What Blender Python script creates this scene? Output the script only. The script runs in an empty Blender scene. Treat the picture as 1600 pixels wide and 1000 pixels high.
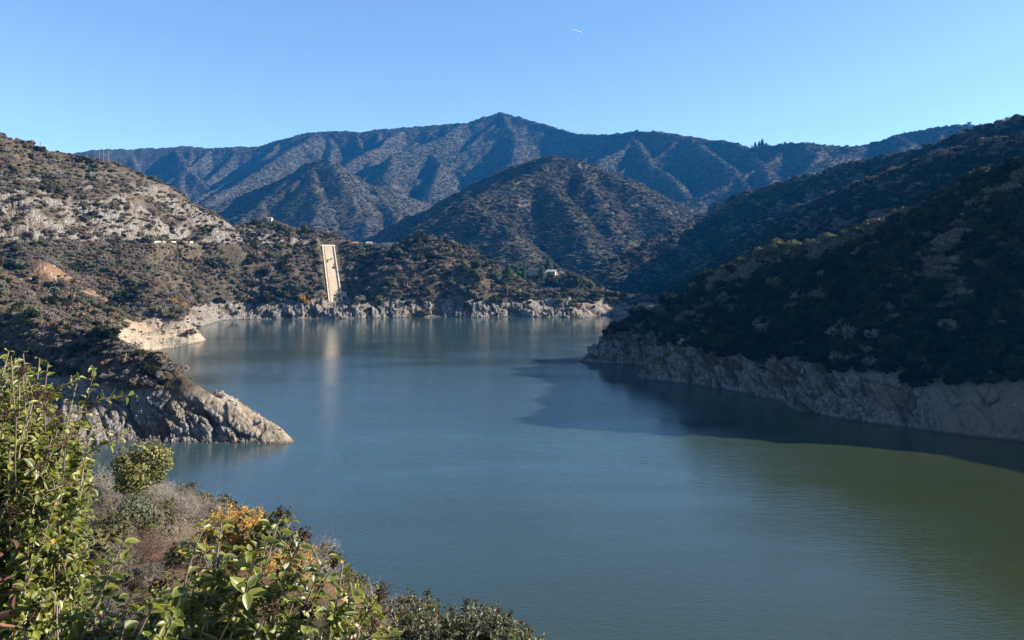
import bpy, math, random
import numpy as np
from mathutils import Vector, Matrix, Euler

# ------------------------------------------------------------------ camera, sky, sun, exposure
scene = bpy.context.scene
COL = scene.collection
EYE = 60.0
FOC = 1244.0
cam_data = bpy.data.cameras.new("camera")
cam_data.sensor_width = 36.0
cam_data.lens = 36.0 * FOC / 1600.0
cam_data.shift_y = -100.0 / 1600.0
cam_data.clip_start = 0.1
cam_data.clip_end = 60000.0
cam = bpy.data.objects.new("camera", cam_data)
cam.location = (0, 0, EYE)
cam.rotation_euler = (math.radians(90), 0, 0)
COL.objects.link(cam)
scene.camera = cam

SUN_AZ = math.radians(86.5)      # clockwise from the view direction (+Y)
SUN_EL = math.radians(27.0)
world = bpy.data.worlds.new("World")
scene.world = world
world.use_nodes = True
wn = world.node_tree.nodes
wn.clear()
sky = wn.new("ShaderNodeTexSky")
sky.sky_type = 'NISHITA'
sky.sun_disc = False
sky.sun_elevation = SUN_EL
sky.sun_rotation = SUN_AZ
sky.altitude = 900.0
sky.air_density = 1.0
sky.dust_density = 0.5
sky.ozone_density = 4.0
bg = wn.new("ShaderNodeBackground")
bg.inputs['Strength'].default_value = 0.08
wo = wn.new("ShaderNodeOutputWorld")
tint = wn.new("ShaderNodeMix"); tint.data_type = 'RGBA'; tint.blend_type = 'MULTIPLY'      # clear dry winter air: a deeper blue
tint.inputs[0].default_value = 1.0; tint.inputs[7].default_value = (1.0, 1.005, .985, 1)
world.node_tree.links.new(sky.outputs['Color'], tint.inputs[6])
world.node_tree.links.new(tint.outputs[2], bg.inputs['Color'])
world.node_tree.links.new(bg.outputs[0], wo.inputs['Surface'])

sun_data = bpy.data.lights.new("sun", 'SUN')
sun_data.energy = 5.0
sun_data.angle = math.radians(0.53)
sun_data.color = (1.0, 0.93, 0.82)
sun = bpy.data.objects.new("sun", sun_data)
SDIR = Vector((math.sin(SUN_AZ) * math.cos(SUN_EL), math.cos(SUN_AZ) * math.cos(SUN_EL), math.sin(SUN_EL)))
sun.rotation_euler = SDIR.to_track_quat('Z', 'Y').to_euler()
sun.location = (300, 0, 500)
COL.objects.link(sun)

scene.view_settings.view_transform = 'Standard'
scene.view_settings.look = 'None'
scene.view_settings.exposure = 1.48
scene.view_settings.gamma = 1.0
scene.cycles.use_denoising = True
scene.cycles.max_bounces = 6
scene.cycles.diffuse_bounces = 2
scene.cycles.glossy_bounces = 3
scene.cycles.transparent_max_bounces = 8
scene.cycles.volume_bounces = 0

rng = np.random.default_rng(11)
random.seed(5)

# ------------------------------------------------------------------ places: a point of the photograph at a depth, or on the water
def P(px, py, d):
    return ((px - 800.0) / FOC * d, float(d), EYE - (py - 400.0) / FOC * d)

def W(px, py):
    d = EYE * FOC / (py - 400.0)
    return ((px - 800.0) / FOC * d, d)

# ------------------------------------------------------------------ noise (numpy)
def _h(ix, iy, iz, seed):
    h = (ix.astype(np.uint32) * np.uint32(374761393) + iy.astype(np.uint32) * np.uint32(668265263)
         + iz.astype(np.uint32) * np.uint32(2246822519) + np.uint32((seed * 3266489917) & 0xffffffff))
    h = (h ^ (h >> np.uint32(15))) * np.uint32(2246822519)
    h = (h ^ (h >> np.uint32(13))) * np.uint32(3266489917)
    return h ^ (h >> np.uint32(16))

def _hf(ix, iy, iz, seed):
    return _h(ix, iy, iz, seed).astype(np.float32) * np.float32(1.0 / 4294967296.0)

def noise2(x, y, seed=0):
    fx, fy = np.floor(x), np.floor(y)
    ix, iy = fx.astype(np.int64), fy.astype(np.int64)
    tx, ty = (x - fx).astype(np.float32), (y - fy).astype(np.float32)
    ux = tx * tx * tx * (tx * (tx * 6 - 15) + 10)
    uy = ty * ty * ty * (ty * (ty * 6 - 15) + 10)
    z = np.zeros_like(ix)
    def g(dx, dy):
        a = _hf(ix + dx, iy + dy, z, seed) * np.float32(6.2831853)
        return np.cos(a) * (tx - dx) + np.sin(a) * (ty - dy)
    a = g(0, 0); b = g(1, 0); c = g(0, 1); d = g(1, 1)
    return (a + (b - a) * ux + ((c + (d - c) * ux) - (a + (b - a) * ux)) * uy) * 1.5

def fbm2(x, y, octv, seed=0, gain=.5, ridged=False):
    s = 0; a = 1.0; t = 0
    for i in range(octv):
        n = noise2(x * 2 ** i + 17.3 * i, y * 2 ** i - 9.1 * i, seed + i)
        if ridged:
            n = 1 - 2 * np.abs(n)
        s = s + a * n; t += a; a *= gain
    return s / t

def dome2(x, y, seed=0):
    """rounded clumps: 1 in the middle of each cell, falling to 0 at its rim"""
    ix, iy = np.floor(x).astype(np.int64), np.floor(y).astype(np.int64)
    z = np.zeros_like(ix)
    best = np.zeros(x.shape, np.float32)
    for dx in (-1, 0, 1):
        for dy in (-1, 0, 1):
            cx, cy = ix + dx, iy + dy
            px = cx + _hf(cx, cy, z, seed); py = cy + _hf(cx, cy, z, seed + 1)
            r = .45 + .5 * _hf(cx, cy, z, seed + 2)
            q = 1 - ((x - px) ** 2 + (y - py) ** 2) / (r * r)
            best = np.maximum(best, np.where(q > 0, np.sqrt(np.maximum(q, 0)) * r, 0))
    return best

def crag3(x, y, z, seed=0):
    """faceted rock: every cell is a block with a tilted face"""
    ix, iy, iz = (np.floor(v).astype(np.int64) for v in (x, y, z))
    bd = np.full(x.shape, 9.0, np.float32); bv = np.zeros(x.shape, np.float32); sd = np.full(x.shape, 9.0, np.float32)
    for dx in (-1, 0, 1):
        for dy in (-1, 0, 1):
            for dz in (-1, 0, 1):
                cx, cy, cz = ix + dx, iy + dy, iz + dz
                ex = x - (cx + _hf(cx, cy, cz, seed)); ey = y - (cy + _hf(cx, cy, cz, seed + 1)); ez = z - (cz + _hf(cx, cy, cz, seed + 2))
                d = ex * ex + ey * ey + ez * ez
                v = (_hf(cx, cy, cz, seed + 3) - .5) + 1.3 * (ex * (_hf(cx, cy, cz, seed + 4) - .5) + ey * (_hf(cx, cy, cz, seed + 5) - .5) + 1.2 * ez * (_hf(cx, cy, cz, seed + 6) - .5))
                m = d < bd
                sd = np.where(m, bd, np.minimum(sd, d))
                bv = np.where(m, v, bv); bd = np.where(m, d, bd)
    gap = np.sqrt(sd) - np.sqrt(bd)
    return bv - .35 * np.clip(1 - gap / .14, 0, 1)

def sstep(a, b, x):
    t = np.clip((x - a) / (b - a), 0, 1)
    return t * t * (3 - 2 * t)

# ------------------------------------------------------------------ ridges and spurs of the land: polylines of (x, y, z), side slope, crest rounding
RIDGES = []      # (points, slope, rounding, reach)
def ridge(pts, s=.75, w=6.0, reach=None, world_pts=False):
    q = [p if world_pts else P(*p) for p in pts]
    RIDGES.append((q, s, w, reach))
    return q

def spurs(q, spacing, drop, smax=.85, side=(1, -1), zf=10.0, frac=(.6, 1.0), w=5.0, reach=350, seed=1, start=6.0, jit=.45, sub=None):
    rs = random.Random(seed)
    out = []
    for (a, b) in zip(q[:-1], q[1:]):
        L = math.hypot(b[0] - a[0], b[1] - a[1])
        n = max(1, int(round(L / spacing)))
        for k in range(n):
            for sd in side:
                t = min(1, max(0, (k + .5 + rs.uniform(-.35, .35)) / n))
                x, y, z = (a[i] + (b[i] - a[i]) * t for i in range(3))
                z -= start
                ang = math.atan2(b[1] - a[1], b[0] - a[0]) + sd * math.pi / 2 + rs.uniform(-jit, jit)
                Lt = (z - zf) / drop * rs.uniform(*frac)
                if Lt < 25:
                    continue
                m = 6
                pts = [(x, y, z)]
                for j in range(1, m + 1):
                    ang += rs.uniform(-.22, .22)
                    x += math.cos(ang) * Lt / m; y += math.sin(ang) * Lt / m
                    z -= drop * Lt / m * rs.uniform(.7, 1.3) * (1.15 - .3 * j / m)
                    pts.append((x, y, z))
                RIDGES.append((pts, smax, w, reach))
                out.append(pts)
    if sub:
        for i, p in enumerate(out):
            spurs(p, seed=seed * 77 + i, **sub)
    return out

# A the far range
A1 = ridge([(-300,268,4300),(-60,258,4250),(120,240,4200),(165,234,4200),(215,233,4200),(290,230,4200),(330,233,4200),(365,231,4200),(400,231,4200),
            (430,222,4200),(470,212,4200),(500,206,4200),(530,206,4200),(560,209,4200),(600,203,4200),(640,200,4200),(680,197,4200),(730,193,4200),(755,183,4200),
            (782,177,4200),(810,184,4150),(850,196,4050),(900,210,3900),(945,213,3700),(985,208,3550),(1020,207,3450),(1080,214,3350),(1130,222,3250),(1180,234,3150),
            (1215,228,3000),(1260,225,2900),(1310,231,2880),(1350,229,2850),(1400,213,2800),(1450,203,2750),(1500,197,2700),(1540,198,2700),(1700,190,2700)], 1.05, 12)
AS = [ridge([(500,206,4200),(470,225,3950),(440,245,3700),(390,280,3400),(330,310,3150)], .85, 14, 700)]
AS.append(ridge([(730,193,4200),(700,208,4000),(680,220,3850),(640,236,3700),(612,246,3550),(600,275,3300)], .85, 14, 700))
AS.append(ridge([(782,177,4200),(800,205,3950),(812,228,3750),(800,250,3500)], .85, 14, 700))
AS.append(ridge([(985,208,3550),(1000,235,3300),(1025,262,3050),(1060,295,2750),(1085,315,2600)], .85, 14, 600))
AS.append(ridge([(1080,214,3350),(1110,245,3050),(1150,275,2750),(1170,295,2600)], .85, 14, 600))
AS.append(ridge([(1180,234,3150),(1186,258,2850),(1205,280,2600)], .85, 14, 600))
AS.append(ridge([(1350,229,2850),(1310,247,2600),(1275,266,2450),(1225,288,2300)], .85, 14, 600))
AS.append(ridge([(1400,213,2800),(1420,228,2500),(1400,240,2300)], .85, 14, 600))
for i, q in enumerate(AS):
    spurs(q, 100, .56, .95, zf=60, frac=(.3, .6), w=6, reach=220, seed=200 + i, start=8)
spurs(A1, 190, .46, 1.0, side=(1,-1), zf=60, w=7, reach=420, seed=3, sub=dict(spacing=95, drop=.58, smax=1.1, zf=60, frac=(.25,.5), w=5, reach=200, start=12))
# C the peak in front of it
C1 = ridge([(300,372,3000),(365,340,2950),(420,300,2850),(450,275,2780),(481,255,2700),(515,251,2680),(545,270,2700),(580,290,2750),(640,312,2850),(700,330,2950)], 1.15, 7)
c = [ridge([(481,255,2700),(487,285,2560),(500,315,2450),(490,345,2350),(480,372,2280)], .85, 6, 500),
     ridge([(470,262,2730),(440,292,2600),(405,320,2480),(370,350,2380)], .85, 6, 500),
     ridge([(515,251,2680),(538,292,2540),(555,328,2440),(572,358,2360)], .85, 6, 500),
     ridge([(580,290,2750),(600,318,2600),(622,345,2450)], .85, 6, 500)]
for i, q in enumerate(c):
    spurs(q, 100, .58, 1.1, zf=70, frac=(.3,.6), w=4, reach=200, seed=31 + i, start=8)
# B the hill in the middle
B1 = ridge([(480,420,2250),(565,382,2150),(600,360,2110),(640,341,2070),(690,316,2020),(740,290,1980),(790,265,1940),(830,251,1910),(870,247,1890),(900,254,1890),
            (940,268,1900),(985,281,1930),(1030,305,1980),(1080,330,2060),(1150,370,2160)], 1.2, 6)
b = [ridge([(875,249,1895),(840,268,1820),(800,287,1750),(755,309,1680),(725,316,1640),(680,348,1580),(640,373,1540),(600,400,1500)], .8, 6, 450),
     ridge([(728,323,1645),(742,322,1580),(772,342,1520),(797,367,1470),(815,402,1420)], .85, 5, 300),
     ridge([(840,273,1820),(872,307,1700),(891,334,1630),(907,362,1570),(925,405,1490)], .85, 5, 300),
     ridge([(894,253,1895),(913,286,1790),(935,316,1720),(957,353,1640),(975,398,1560)], .85, 5, 300),
     ridge([(940,268,1900),(982,290,1840),(1022,322,1770),(1050,350,1710),(1065,385,1650)], .85, 5, 300)]
spurs(B1[3:12], 105, .62, 1.15, side=(-1,), zf=30, frac=(.55, .95), w=3, reach=220, seed=71, start=5, sub=dict(spacing=60, drop=.68, smax=1.2, zf=30, frac=(.3, .5), w=2, reach=90, start=4))
spurs(C1[1:9], 130, .60, 1.15, side=(-1,), zf=70, frac=(.5, .9), w=4, reach=260, seed=73, start=6)
for i, q in enumerate(b):
    spurs(q, 70, .60, 1.15, zf=30, frac=(.3,.55), w=3, reach=140, seed=61 + i, start=5)
# R1, R2 the shaded ridges on the right
R1 = ridge([(1900,130,640),(1700,160,770),(1600,185,860),(1560,194,890),(1530,201,920),(1475,221,970),(1415,242,1030),(1382,243,1070),(1325,258,1130),(1275,277,1190),
            (1225,287,1250),(1150,308,1320),(1100,335,1280),(1050,361,1220),(1000,388,1165),(960,406,1130),(920,432,1100)], .84, 5)
spurs(R1, 130, .62, .95, side=(1,), zf=40, frac=(.3,.5), w=4, reach=170, seed=90, start=4)
spurs(R1[10:], 90, .55, .9, side=(-1,1), zf=20, frac=(.5,.9), w=4, reach=170, seed=93, start=4)
R2 = ridge([(1900,150,470),(1700,190,530),(1600,212,575),(1530,228,625),(1462,240,690),(1425,257,730),(1385,271,800),(1332,291,885),(1285,310,935),(1250,321,972),(1205,345,1008),
            (1150,376,1045),(1100,406,1070),(1060,431,1080),(1035,447,1085)], .84, 4)
spurs(R2, 110, .66, .95, side=(1,), zf=30, frac=(.25,.45), w=4, reach=120, seed=95, start=3)
# R3 the dark hill across the water on the right
R3 = ridge([(1760,196,300),(1600,262,333),(1580,268,336),(1530,282,344),(1490,302,351),(1460,317,357),(1420,342,365),(1390,351,371),(1360,367,378),(1310,380,388),(1290,388,396),
            (1240,400,405),(1200,412,412),(1150,424,420),(1100,438,428),(1050,452,437),(1010,468,444),(975,490,449),(940,525,450),(912,560,450)], .86, 3.5)
ridge([(231,300,110),(258,248,122),(312,203,128),(450,185,114),(600,200,120),(800,160,160)], .8, 5, None, True)
ridge([(1110,437,428),(1085,500,410),(1063,533,402),(1020,562,397),(998,586,394)], .95, 2, 40)
spurs(R3[1:15], 26, .70, 1.0, side=(1,), zf=2, frac=(.4,.8), w=2.5, reach=22, seed=97, start=1.2)
# D the rocky hill on the left, the road bench under it and the slope down to the water
D1 = ridge([(-500,90,640),(-300,150,660),(-100,190,690),(0,211,700),(30,223,710),(60,234,720),(110,243,735),(150,251,750),(185,258,765),(220,271,780),(260,291,795),(290,311,810),
            (320,326,825),(345,341,840),(370,357,855)], .9, 4)
spurs(D1[2:], 34, .68, 1.2, side=(1,), zf=74, frac=(.5,.9), w=2.5, reach=40, seed=101, start=2)
ridge([(-300,372,540),(-100,368,590),(0,369,640),(100,372,665),(200,376,690),(290,377,722)], .45, 7)
ridge([(150,374,678),(200,410,640),(245,450,600),(280,492,572),(322,533,552)], .62, 5, 90)
ridge([(0,369,640),(45,395,590),(80,430,540),(118,470,490),(135,500,460)], .7, 4, 80)
ridge([(-100,368,590),(-40,410,520),(0,450,450)], .6, 4, 90)
ridge([(215,395,665),(250,420,640),(300,455,625),(330,480,620)], .6, 4, 60)
# E the far shore with the boat ramp
E1 = ridge([(345,352,850),(370,357,860),(395,350,872),(420,347,880),(440,354,885),(470,362,890),(500,365,890),(530,374,890),(560,385,890),(600,384,890),(640,380,885),(660,370,880),(685,371,875),
            (700,387,870),(720,402,865),(770,427,850),(800,447,842),(850,452,838),(920,457,832),(1010,464,830)], .58, 6)
for q, s in (([(395,350,872),(385,390,842),(400,430,815),(410,455,800)], .7), ([(470,362,890),(455,400,850),(470,440,815),(465,470,790)], .7),
             ([(640,382,886),(635,425,845),(640,452,812),(630,470,790)], .7), ([(690,371,875),(705,405,835),(712,440,805),(720,462,790)], .7),
             ([(850,452,838),(880,468,815),(905,484,797)], .7), ([(960,460,831),(965,475,815)], .6)):
    ridge(q, s, 3, 60)
ridge([(775,436,960),(800,428,975),(825,420,985),(870,421,985),(895,432,960)], .7, 8, None)
# G the headland in front on the left
G1 = ridge([(462,691.5,255.6),(440,673,258.5),(400,651,263),(350,627,269),(300,601,275),(265,580,283),(240,563,291),(205,545,304),(180,530,315),(130,524,330),(80,507,352),(0,486,390),(-100,446,430),(-220,404,480)], .95, 1.5)
spurs(G1[1:8], 9, .8, 1.2, side=(1,), zf=0, frac=(.5,.9), w=1.0, reach=12, seed=111, start=1.0)
# H the slope the camera stands on
ridge([(90,-60,66),(30,-25,61.5),(3,-4,58.9),(0,0,58.2),(-13,30,50.2),(-25,55,43.9),(-35,76,37.6),(-50,108,23.5),(-61,138,5)], .95, 3.0, None, True)
ridge([(3,-6,59.5),(-25,-4,61),(-60,20,62),(-130,60,75),(-220,120,90)], .7, 4, None, True)

LAKE = [W(2400,760), W(1800,718), W(1600,690), W(1500,679), W(1400,666), W(1330,656), W(1240,641), W(1222,627), W(1130,608), W(1060,598), W(1002,593), W(994,588), W(1008,576),
        W(1000,571), W(960,568), W(904,566), W(916,556), W(950,538), W(985,512), W(1005,499), W(1012,494), W(985,492.3), W(955,492), W(928,493.5), W(916,498), W(895,497.5), W(870,496), W(800,494.5), W(740,496),
        W(700,495), W(600,496.5), W(540,498), W(500,498), W(420,498.5), W(380,499), W(345,500.5), W(312,512), W(309,520), W(322,532), W(290,541), W(250,547), W(232,551), W(215,552),
        (-222,470), (-212,425), (-190,378), (-152,348), (-122,318), W(330,602), W(380,630), W(420,656), W(462,692), W(440,693.5), W(400,693), W(330,692), W(250,693), W(190,691),
        (-140,240), (-122,203), (-87,168), (-63,144), (-46,120), (-20,90), (0,80), (40,72), (90,70), (160,85), (250,140), (300,180)]

def lake_sdf(X, Y):
    """signed distance to the shoreline: positive on land"""
    P0 = np.array(LAKE, np.float32)
    best = np.full(X.shape, 1e9, np.float32); inside = np.zeros(X.shape, bool)
    for i in range(len(P0)):
        a = P0[i]; b = P0[(i + 1) % len(P0)]
        ex, ey = b - a
        wx, wy = X - a[0], Y - a[1]
        t = np.clip((wx * ex + wy * ey) / (ex * ex + ey * ey), 0, 1)
        d = (wx - ex * t) ** 2 + (wy - ey * t) ** 2
        np.minimum(best, d, out=best)
        if a[1] != b[1]:
            c1 = (a[1] > Y) != (b[1] > Y)
            xi = (b[0] - a[0]) * (Y - a[1]) / (b[1] - a[1]) + a[0]
            inside ^= c1 & (X < xi)
    s = np.sqrt(best)
    return np.where(inside, -s, s)

RAMP_A = np.array(P(524.5, 472, 796)); RAMP_B = np.array(P(513, 385, 880))
RAMP_LEN = float(math.hypot(*(RAMP_B - RAMP_A)[:2]))
RAMP_DIR = (RAMP_B - RAMP_A)[:2] / RAMP_LEN
def ramp_coords(X, Y):
    v = (X - RAMP_A[0]) * RAMP_DIR[0] + (Y - RAMP_A[1]) * RAMP_DIR[1]
    u = (X - RAMP_A[0]) * RAMP_DIR[1] - (Y - RAMP_A[1]) * RAMP_DIR[0]
    return u, v, RAMP_A[2] + (RAMP_B[2] - RAMP_A[2]) * v / RAMP_LEN

class Raster:
    def __init__(self, x0, x1, y0, y1, res):
        self.x0, self.y0, self.res = x0, y0, res
        self.nx, self.ny = int((x1 - x0) / res) + 1, int((y1 - y0) / res) + 1
        xs = (x0 + np.arange(self.nx) * res).astype(np.float32); ys = (y0 + np.arange(self.ny) * res).astype(np.float32)
        X, Y = np.meshgrid(xs, ys)
        R = np.hypot(X, Y)
        a1 = np.clip(R * .008, .3, 5.0); a2 = np.clip((R - 700) * .011, 0, 34)
        WX = X + a1 * noise2(X / 46, Y / 46, 5) + a2 * fbm2(X / 300, Y / 300, 2, 7)
        WY = Y + a1 * noise2(X / 46 + 40, Y / 46, 6) + a2 * fbm2(X / 300 + 31, Y / 300, 2, 8)
        H = np.full(X.shape, -30.0, np.float32)
        for (q, s, w, reach) in RIDGES:
            for a, b in zip(q[:-1], q[1:]):
                rr = (max(a[2], b[2]) + 20) / s
                if reach:
                    rr = min(rr, reach)
                rr += 40
                i0 = max(0, int((min(a[0], b[0]) - rr - x0) / res)); i1 = min(self.nx, int((max(a[0], b[0]) + rr - x0) / res) + 2)
                j0 = max(0, int((min(a[1], b[1]) - rr - y0) / res)); j1 = min(self.ny, int((max(a[1], b[1]) + rr - y0) / res) + 2)
                if i1 <= i0 or j1 <= j0:
                    continue
                wx = WX[j0:j1, i0:i1] - a[0]; wy = WY[j0:j1, i0:i1] - a[1]
                ex, ey = b[0] - a[0], b[1] - a[1]
                t = np.clip((wx * ex + wy * ey) / max(ex * ex + ey * ey, 1e-6), 0, 1)
                d2 = (wx - ex * t) ** 2 + (wy - ey * t) ** 2
                h = a[2] + (b[2] - a[2]) * t - s * (np.sqrt(d2 + w * w) - w)
                np.maximum(H[j0:j1, i0:i1], h, out=H[j0:j1, i0:i1])
        sd = np.full(X.shape, 1e4, np.float32)
        near = (Y < 860) & (Y > 40) & (np.abs(X) < 420)
        sd[near] = lake_sdf(X[near], Y[near])
        self.sd = sd
        n = noise2(X / 22, Y / 22, 9)
        bank = np.where(sd < 14, sd * (1.25 + .35 * n), 14 * (1.25 + .35 * n) + (sd - 14) * 1.6)
        land = np.minimum(H, bank)
        floor = np.minimum(np.maximum(sd, 0) * .35, 7.0)
        land = np.maximum(land, floor)
        self.H = np.where(sd > 0, land, np.maximum(-9, sd * .6)).astype(np.float32)
        if res < 5:
            u, v, zr = ramp_coords(X, Y)
            k = np.where(u > 0, sstep(46, 9, u), sstep(13, 8.5, -u)) * sstep(-26, -18, v) * sstep(RAMP_LEN + 10, RAMP_LEN + 2, v)
            self.H = self.H * (1 - k) + (zr - .9) * k
        if res < 5:                                   # soften single-cell creases
            K = self.H
            self.H = (K * 4 + np.roll(K, 1, 0) + np.roll(K, -1, 0) + np.roll(K, 1, 1) + np.roll(K, -1, 1)) / 8
    def at(self, x, y, what='H'):
        A = getattr(self, what)
        u = np.clip((x - self.x0) / self.res, 0, self.nx - 1.001); v = np.clip((y - self.y0) / self.res, 0, self.ny - 1.001)
        i = u.astype(np.int32); j = v.astype(np.int32)
        fu = (u - i).astype(np.float32); fv = (v - j).astype(np.float32)
        return (A[j, i] * (1 - fu) + A[j, i + 1] * fu) * (1 - fv) + (A[j + 1, i] * (1 - fu) + A[j + 1, i + 1] * fu) * fv

NEAR = Raster(-800, 900, -70, 1330, 2.0)
FAR = Raster(-3600, 4200, -200, 5200, 9.0)

def _walk(px, py, d0=560.0, d1=800.0):
    d = np.linspace(d0, d1, 900); x = (px - 800.0) / FOC * d
    z = NEAR.at(x, d); p = 400.0 - FOC * (z - EYE) / d
    k = np.nonzero(p <= py)[0]
    k = k[0] if len(k) else int(np.argmin(p))
    return (x[k], d[k], z[k])
ROAD = np.array([_walk(p_, 379) for p_ in np.linspace(215, 299, 25)], np.float32)
for _ in range(6):
    ROAD[1:-1] = (ROAD[:-2] + 2 * ROAD[1:-1] + ROAD[2:]) / 4
ROAD[:, 2] = np.linspace(ROAD[:8, 2].mean(), ROAD[-8:, 2].mean(), 25)
def carve(rs, line, half, blend, dz=0.0):
    xs = rs.x0 + np.arange(rs.nx) * rs.res; ys = rs.y0 + np.arange(rs.ny) * rs.res
    i0 = int((line[:, 0].min() - 30 - rs.x0) / rs.res); i1 = int((line[:, 0].max() + 30 - rs.x0) / rs.res)
    j0 = int((line[:, 1].min() - 30 - rs.y0) / rs.res); j1 = int((line[:, 1].max() + 30 - rs.y0) / rs.res)
    X, Y = np.meshgrid(xs[i0:i1], ys[j0:j1])
    best = np.full(X.shape, 1e9); zz = np.zeros(X.shape)
    for a, b in zip(line[:-1], line[1:]):
        e = (b - a)[:2]; t = np.clip(((X - a[0]) * e[0] + (Y - a[1]) * e[1]) / (e @ e), 0, 1)
        d = np.hypot(X - a[0] - e[0] * t, Y - a[1] - e[1] * t); m = d < best
        best = np.where(m, d, best); zz = np.where(m, a[2] + (b[2] - a[2]) * t, zz)
    k = sstep(blend, half, best)
    rs.H[j0:j1, i0:i1] = rs.H[j0:j1, i0:i1] * (1 - k) + (zz + dz) * k
carve(NEAR, ROAD, 5.0, 9.0, -.6)
BANK = np.array([P(*p_) for p_ in ((735, 452, 846), (770, 453, 842), (800, 453.5, 838), (850, 454.5, 836), (920, 457, 832), (1008, 464, 829))], np.float32)
carve(NEAR, BANK, 4.5, 9.0, -.5)

def base_h(x, y, what='H'):
    near = (x > -780) & (x < 880) & (y > -60) & (y < 1300)
    return np.where(near, NEAR.at(x, y, what), FAR.at(x, y, what))

def land_h(x, y):
    """ground height with its small relief"""
    x = np.asarray(x, np.float32); y = np.asarray(y, np.float32)
    h = base_h(x, y); sd = base_h(x, y, 'sd')
    r = np.hypot(x, y)
    ramp = np.clip(sd / 8, 0, 1)
    nr = np.clip((r - 20) / 200, .12, 1)
    fine = ramp * nr * (2.6 * fbm2(x / 34, y / 34, 4, 20) + .9 * fbm2(x / 9, y / 9, 3, 24, ridged=True))
    w = sstep(1150, 1500, r)
    clump = np.where(r > 1150, dome2(x / 11, y / 11, 40) * 2.6 + dome2(x / 23 + 7, y / 23, 44) * 2.5, 0)
    big = np.where(r > 1150, 6 * fbm2(x / 90, y / 90, 3, 50, ridged=True), 0)
    return h + fine * (1 - .5 * w) + (clump + big) * w, sd

# ------------------------------------------------------------------ mesh helpers
def mesh_obj(name, verts, faces, mat, parent=None, smooth=True, attrs=None, link=True):
    me = bpy.data.meshes.new(name)
    v = np.ascontiguousarray(verts, np.float32); f = np.ascontiguousarray(faces, np.int32)
    me.vertices.add(len(v)); me.vertices.foreach_set("co", v.ravel())
    k = f.shape[1]
    me.loops.add(f.size); me.loops.foreach_set("vertex_index", f.ravel())
    me.polygons.add(len(f)); me.polygons.foreach_set("loop_start", np.arange(0, f.size, k, dtype=np.int32))
    me.polygons.foreach_set("use_smooth", np.full(len(f), smooth, bool))
    for an, arr in (attrs or {}).items():
        a = np.ascontiguousarray(arr, np.float32)
        if a.ndim == 1:
            at = me.attributes.new(an, 'FLOAT', 'POINT'); at.data.foreach_set("value", a)
        else:
            at = me.attributes.new(an, 'FLOAT_COLOR', 'POINT'); at.data.foreach_set("color", a.ravel())
    me.update(calc_edges=True)
    me.validate()
    if mat is not None:
        me.materials.append(mat)
    ob = bpy.data.objects.new(name, me)
    if link:
        COL.objects.link(ob)
    if parent is not None:
        ob.parent = parent
    return ob

def tag(o, label=None, cat=None, group=None, kind=None):
    for k, v in (("label", label), ("category", cat), ("group", group), ("kind", kind)):
        if v:
            o[k] = v
    return o

def empty(name, loc, label, cat, group=None, rz=0.0):
    o = bpy.data.objects.new(name, None)
    o.empty_display_size = .5
    o.location = loc; o.rotation_euler = (0, 0, rz)
    COL.objects.link(o)
    return tag(o, label, cat, group)

class MB:
    """collects quads (and triangles as degenerate-free quads) into one mesh"""
    def __init__(self):
        self.v = []; self.f = []; self.a = []; self.n = 0
    def add(self, verts, faces, a=0.0):
        verts = np.asarray(verts, np.float32).reshape(-1, 3)
        self.v.append(verts); self.f.append(np.asarray(faces, np.int32).reshape(-1, 4) + self.n)
        self.a.append(np.full(len(verts), a, np.float32) if np.isscalar(a) else np.asarray(a, np.float32))
        self.n += len(verts)
    def box(self, c, size, rot=None, a=0.0):
        s = np.array(size) / 2
        v = np.array([(x, y, z) for z in (-1, 1) for y in (-1, 1) for x in (-1, 1)]) * s
        if rot is not None:
            v = v @ np.array(rot).T
        self.add(v + np.array(c), [(0, 2, 3, 1), (4, 5, 7, 6), (0, 1, 5, 4), (2, 6, 7, 3), (0, 4, 6, 2), (1, 3, 7, 5)], a)
    def tube(self, pts, radii, sides=5, a=0.0):
        pts = np.asarray(pts, np.float32); n = len(pts)
        radii = np.broadcast_to(np.asarray(radii, np.float32), (n,))
        tan = np.gradient(pts, axis=0); tan /= np.linalg.norm(tan, axis=1, keepdims=True) + 1e-9
        ref = np.array([0, 0, 1.0]) if abs(tan[:, 2]).mean() < .8 else np.array([1.0, 0, 0])
        u = np.cross(tan, ref); u /= np.linalg.norm(u, axis=1, keepdims=True) + 1e-9
        w = np.cross(tan, u)
        ang = np.arange(sides) * 2 * math.pi / sides
        ring = pts[:, None] + radii[:, None, None] * (np.cos(ang)[None, :, None] * u[:, None] + np.sin(ang)[None, :, None] * w[:, None])
        i = np.arange(n - 1)[:, None] * sides; j = np.arange(sides)[None]; jn = (j + 1) % sides
        f = np.stack([i + j, i + jn, i + sides + jn, i + sides + j], -1).reshape(-1, 4)
        self.add(ring.reshape(-1, 3), f, a)
    def build(self, name, mat, parent=None, smooth=True, link=True):
        return mesh_obj(name, np.concatenate(self.v), np.concatenate(self.f), mat, parent, smooth, {"tone": np.concatenate(self.a)}, link)

# ------------------------------------------------------------------ node helpers
def new_mat(name):
    m = bpy.data.materials.new(name); m.use_nodes = True
    nt = m.node_tree; nt.nodes.clear()
    out = nt.nodes.new("ShaderNodeOutputMaterial"); b = nt.nodes.new("ShaderNodeBsdfPrincipled")
    nt.links.new(b.outputs[0], out.inputs[0])
    return m, nt, b, out

def nd(nt, t, **kw):
    n = nt.nodes.new(t)
    for k, v in kw.items():
        if k == 'inp':
            for kk, vv in v.items():
                if isinstance(vv, bpy.types.NodeSocket):
                    nt.links.new(vv, n.inputs[kk])
                else:
                    n.inputs[kk].default_value = vv
        else:
            setattr(n, k, v)
    return n

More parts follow.
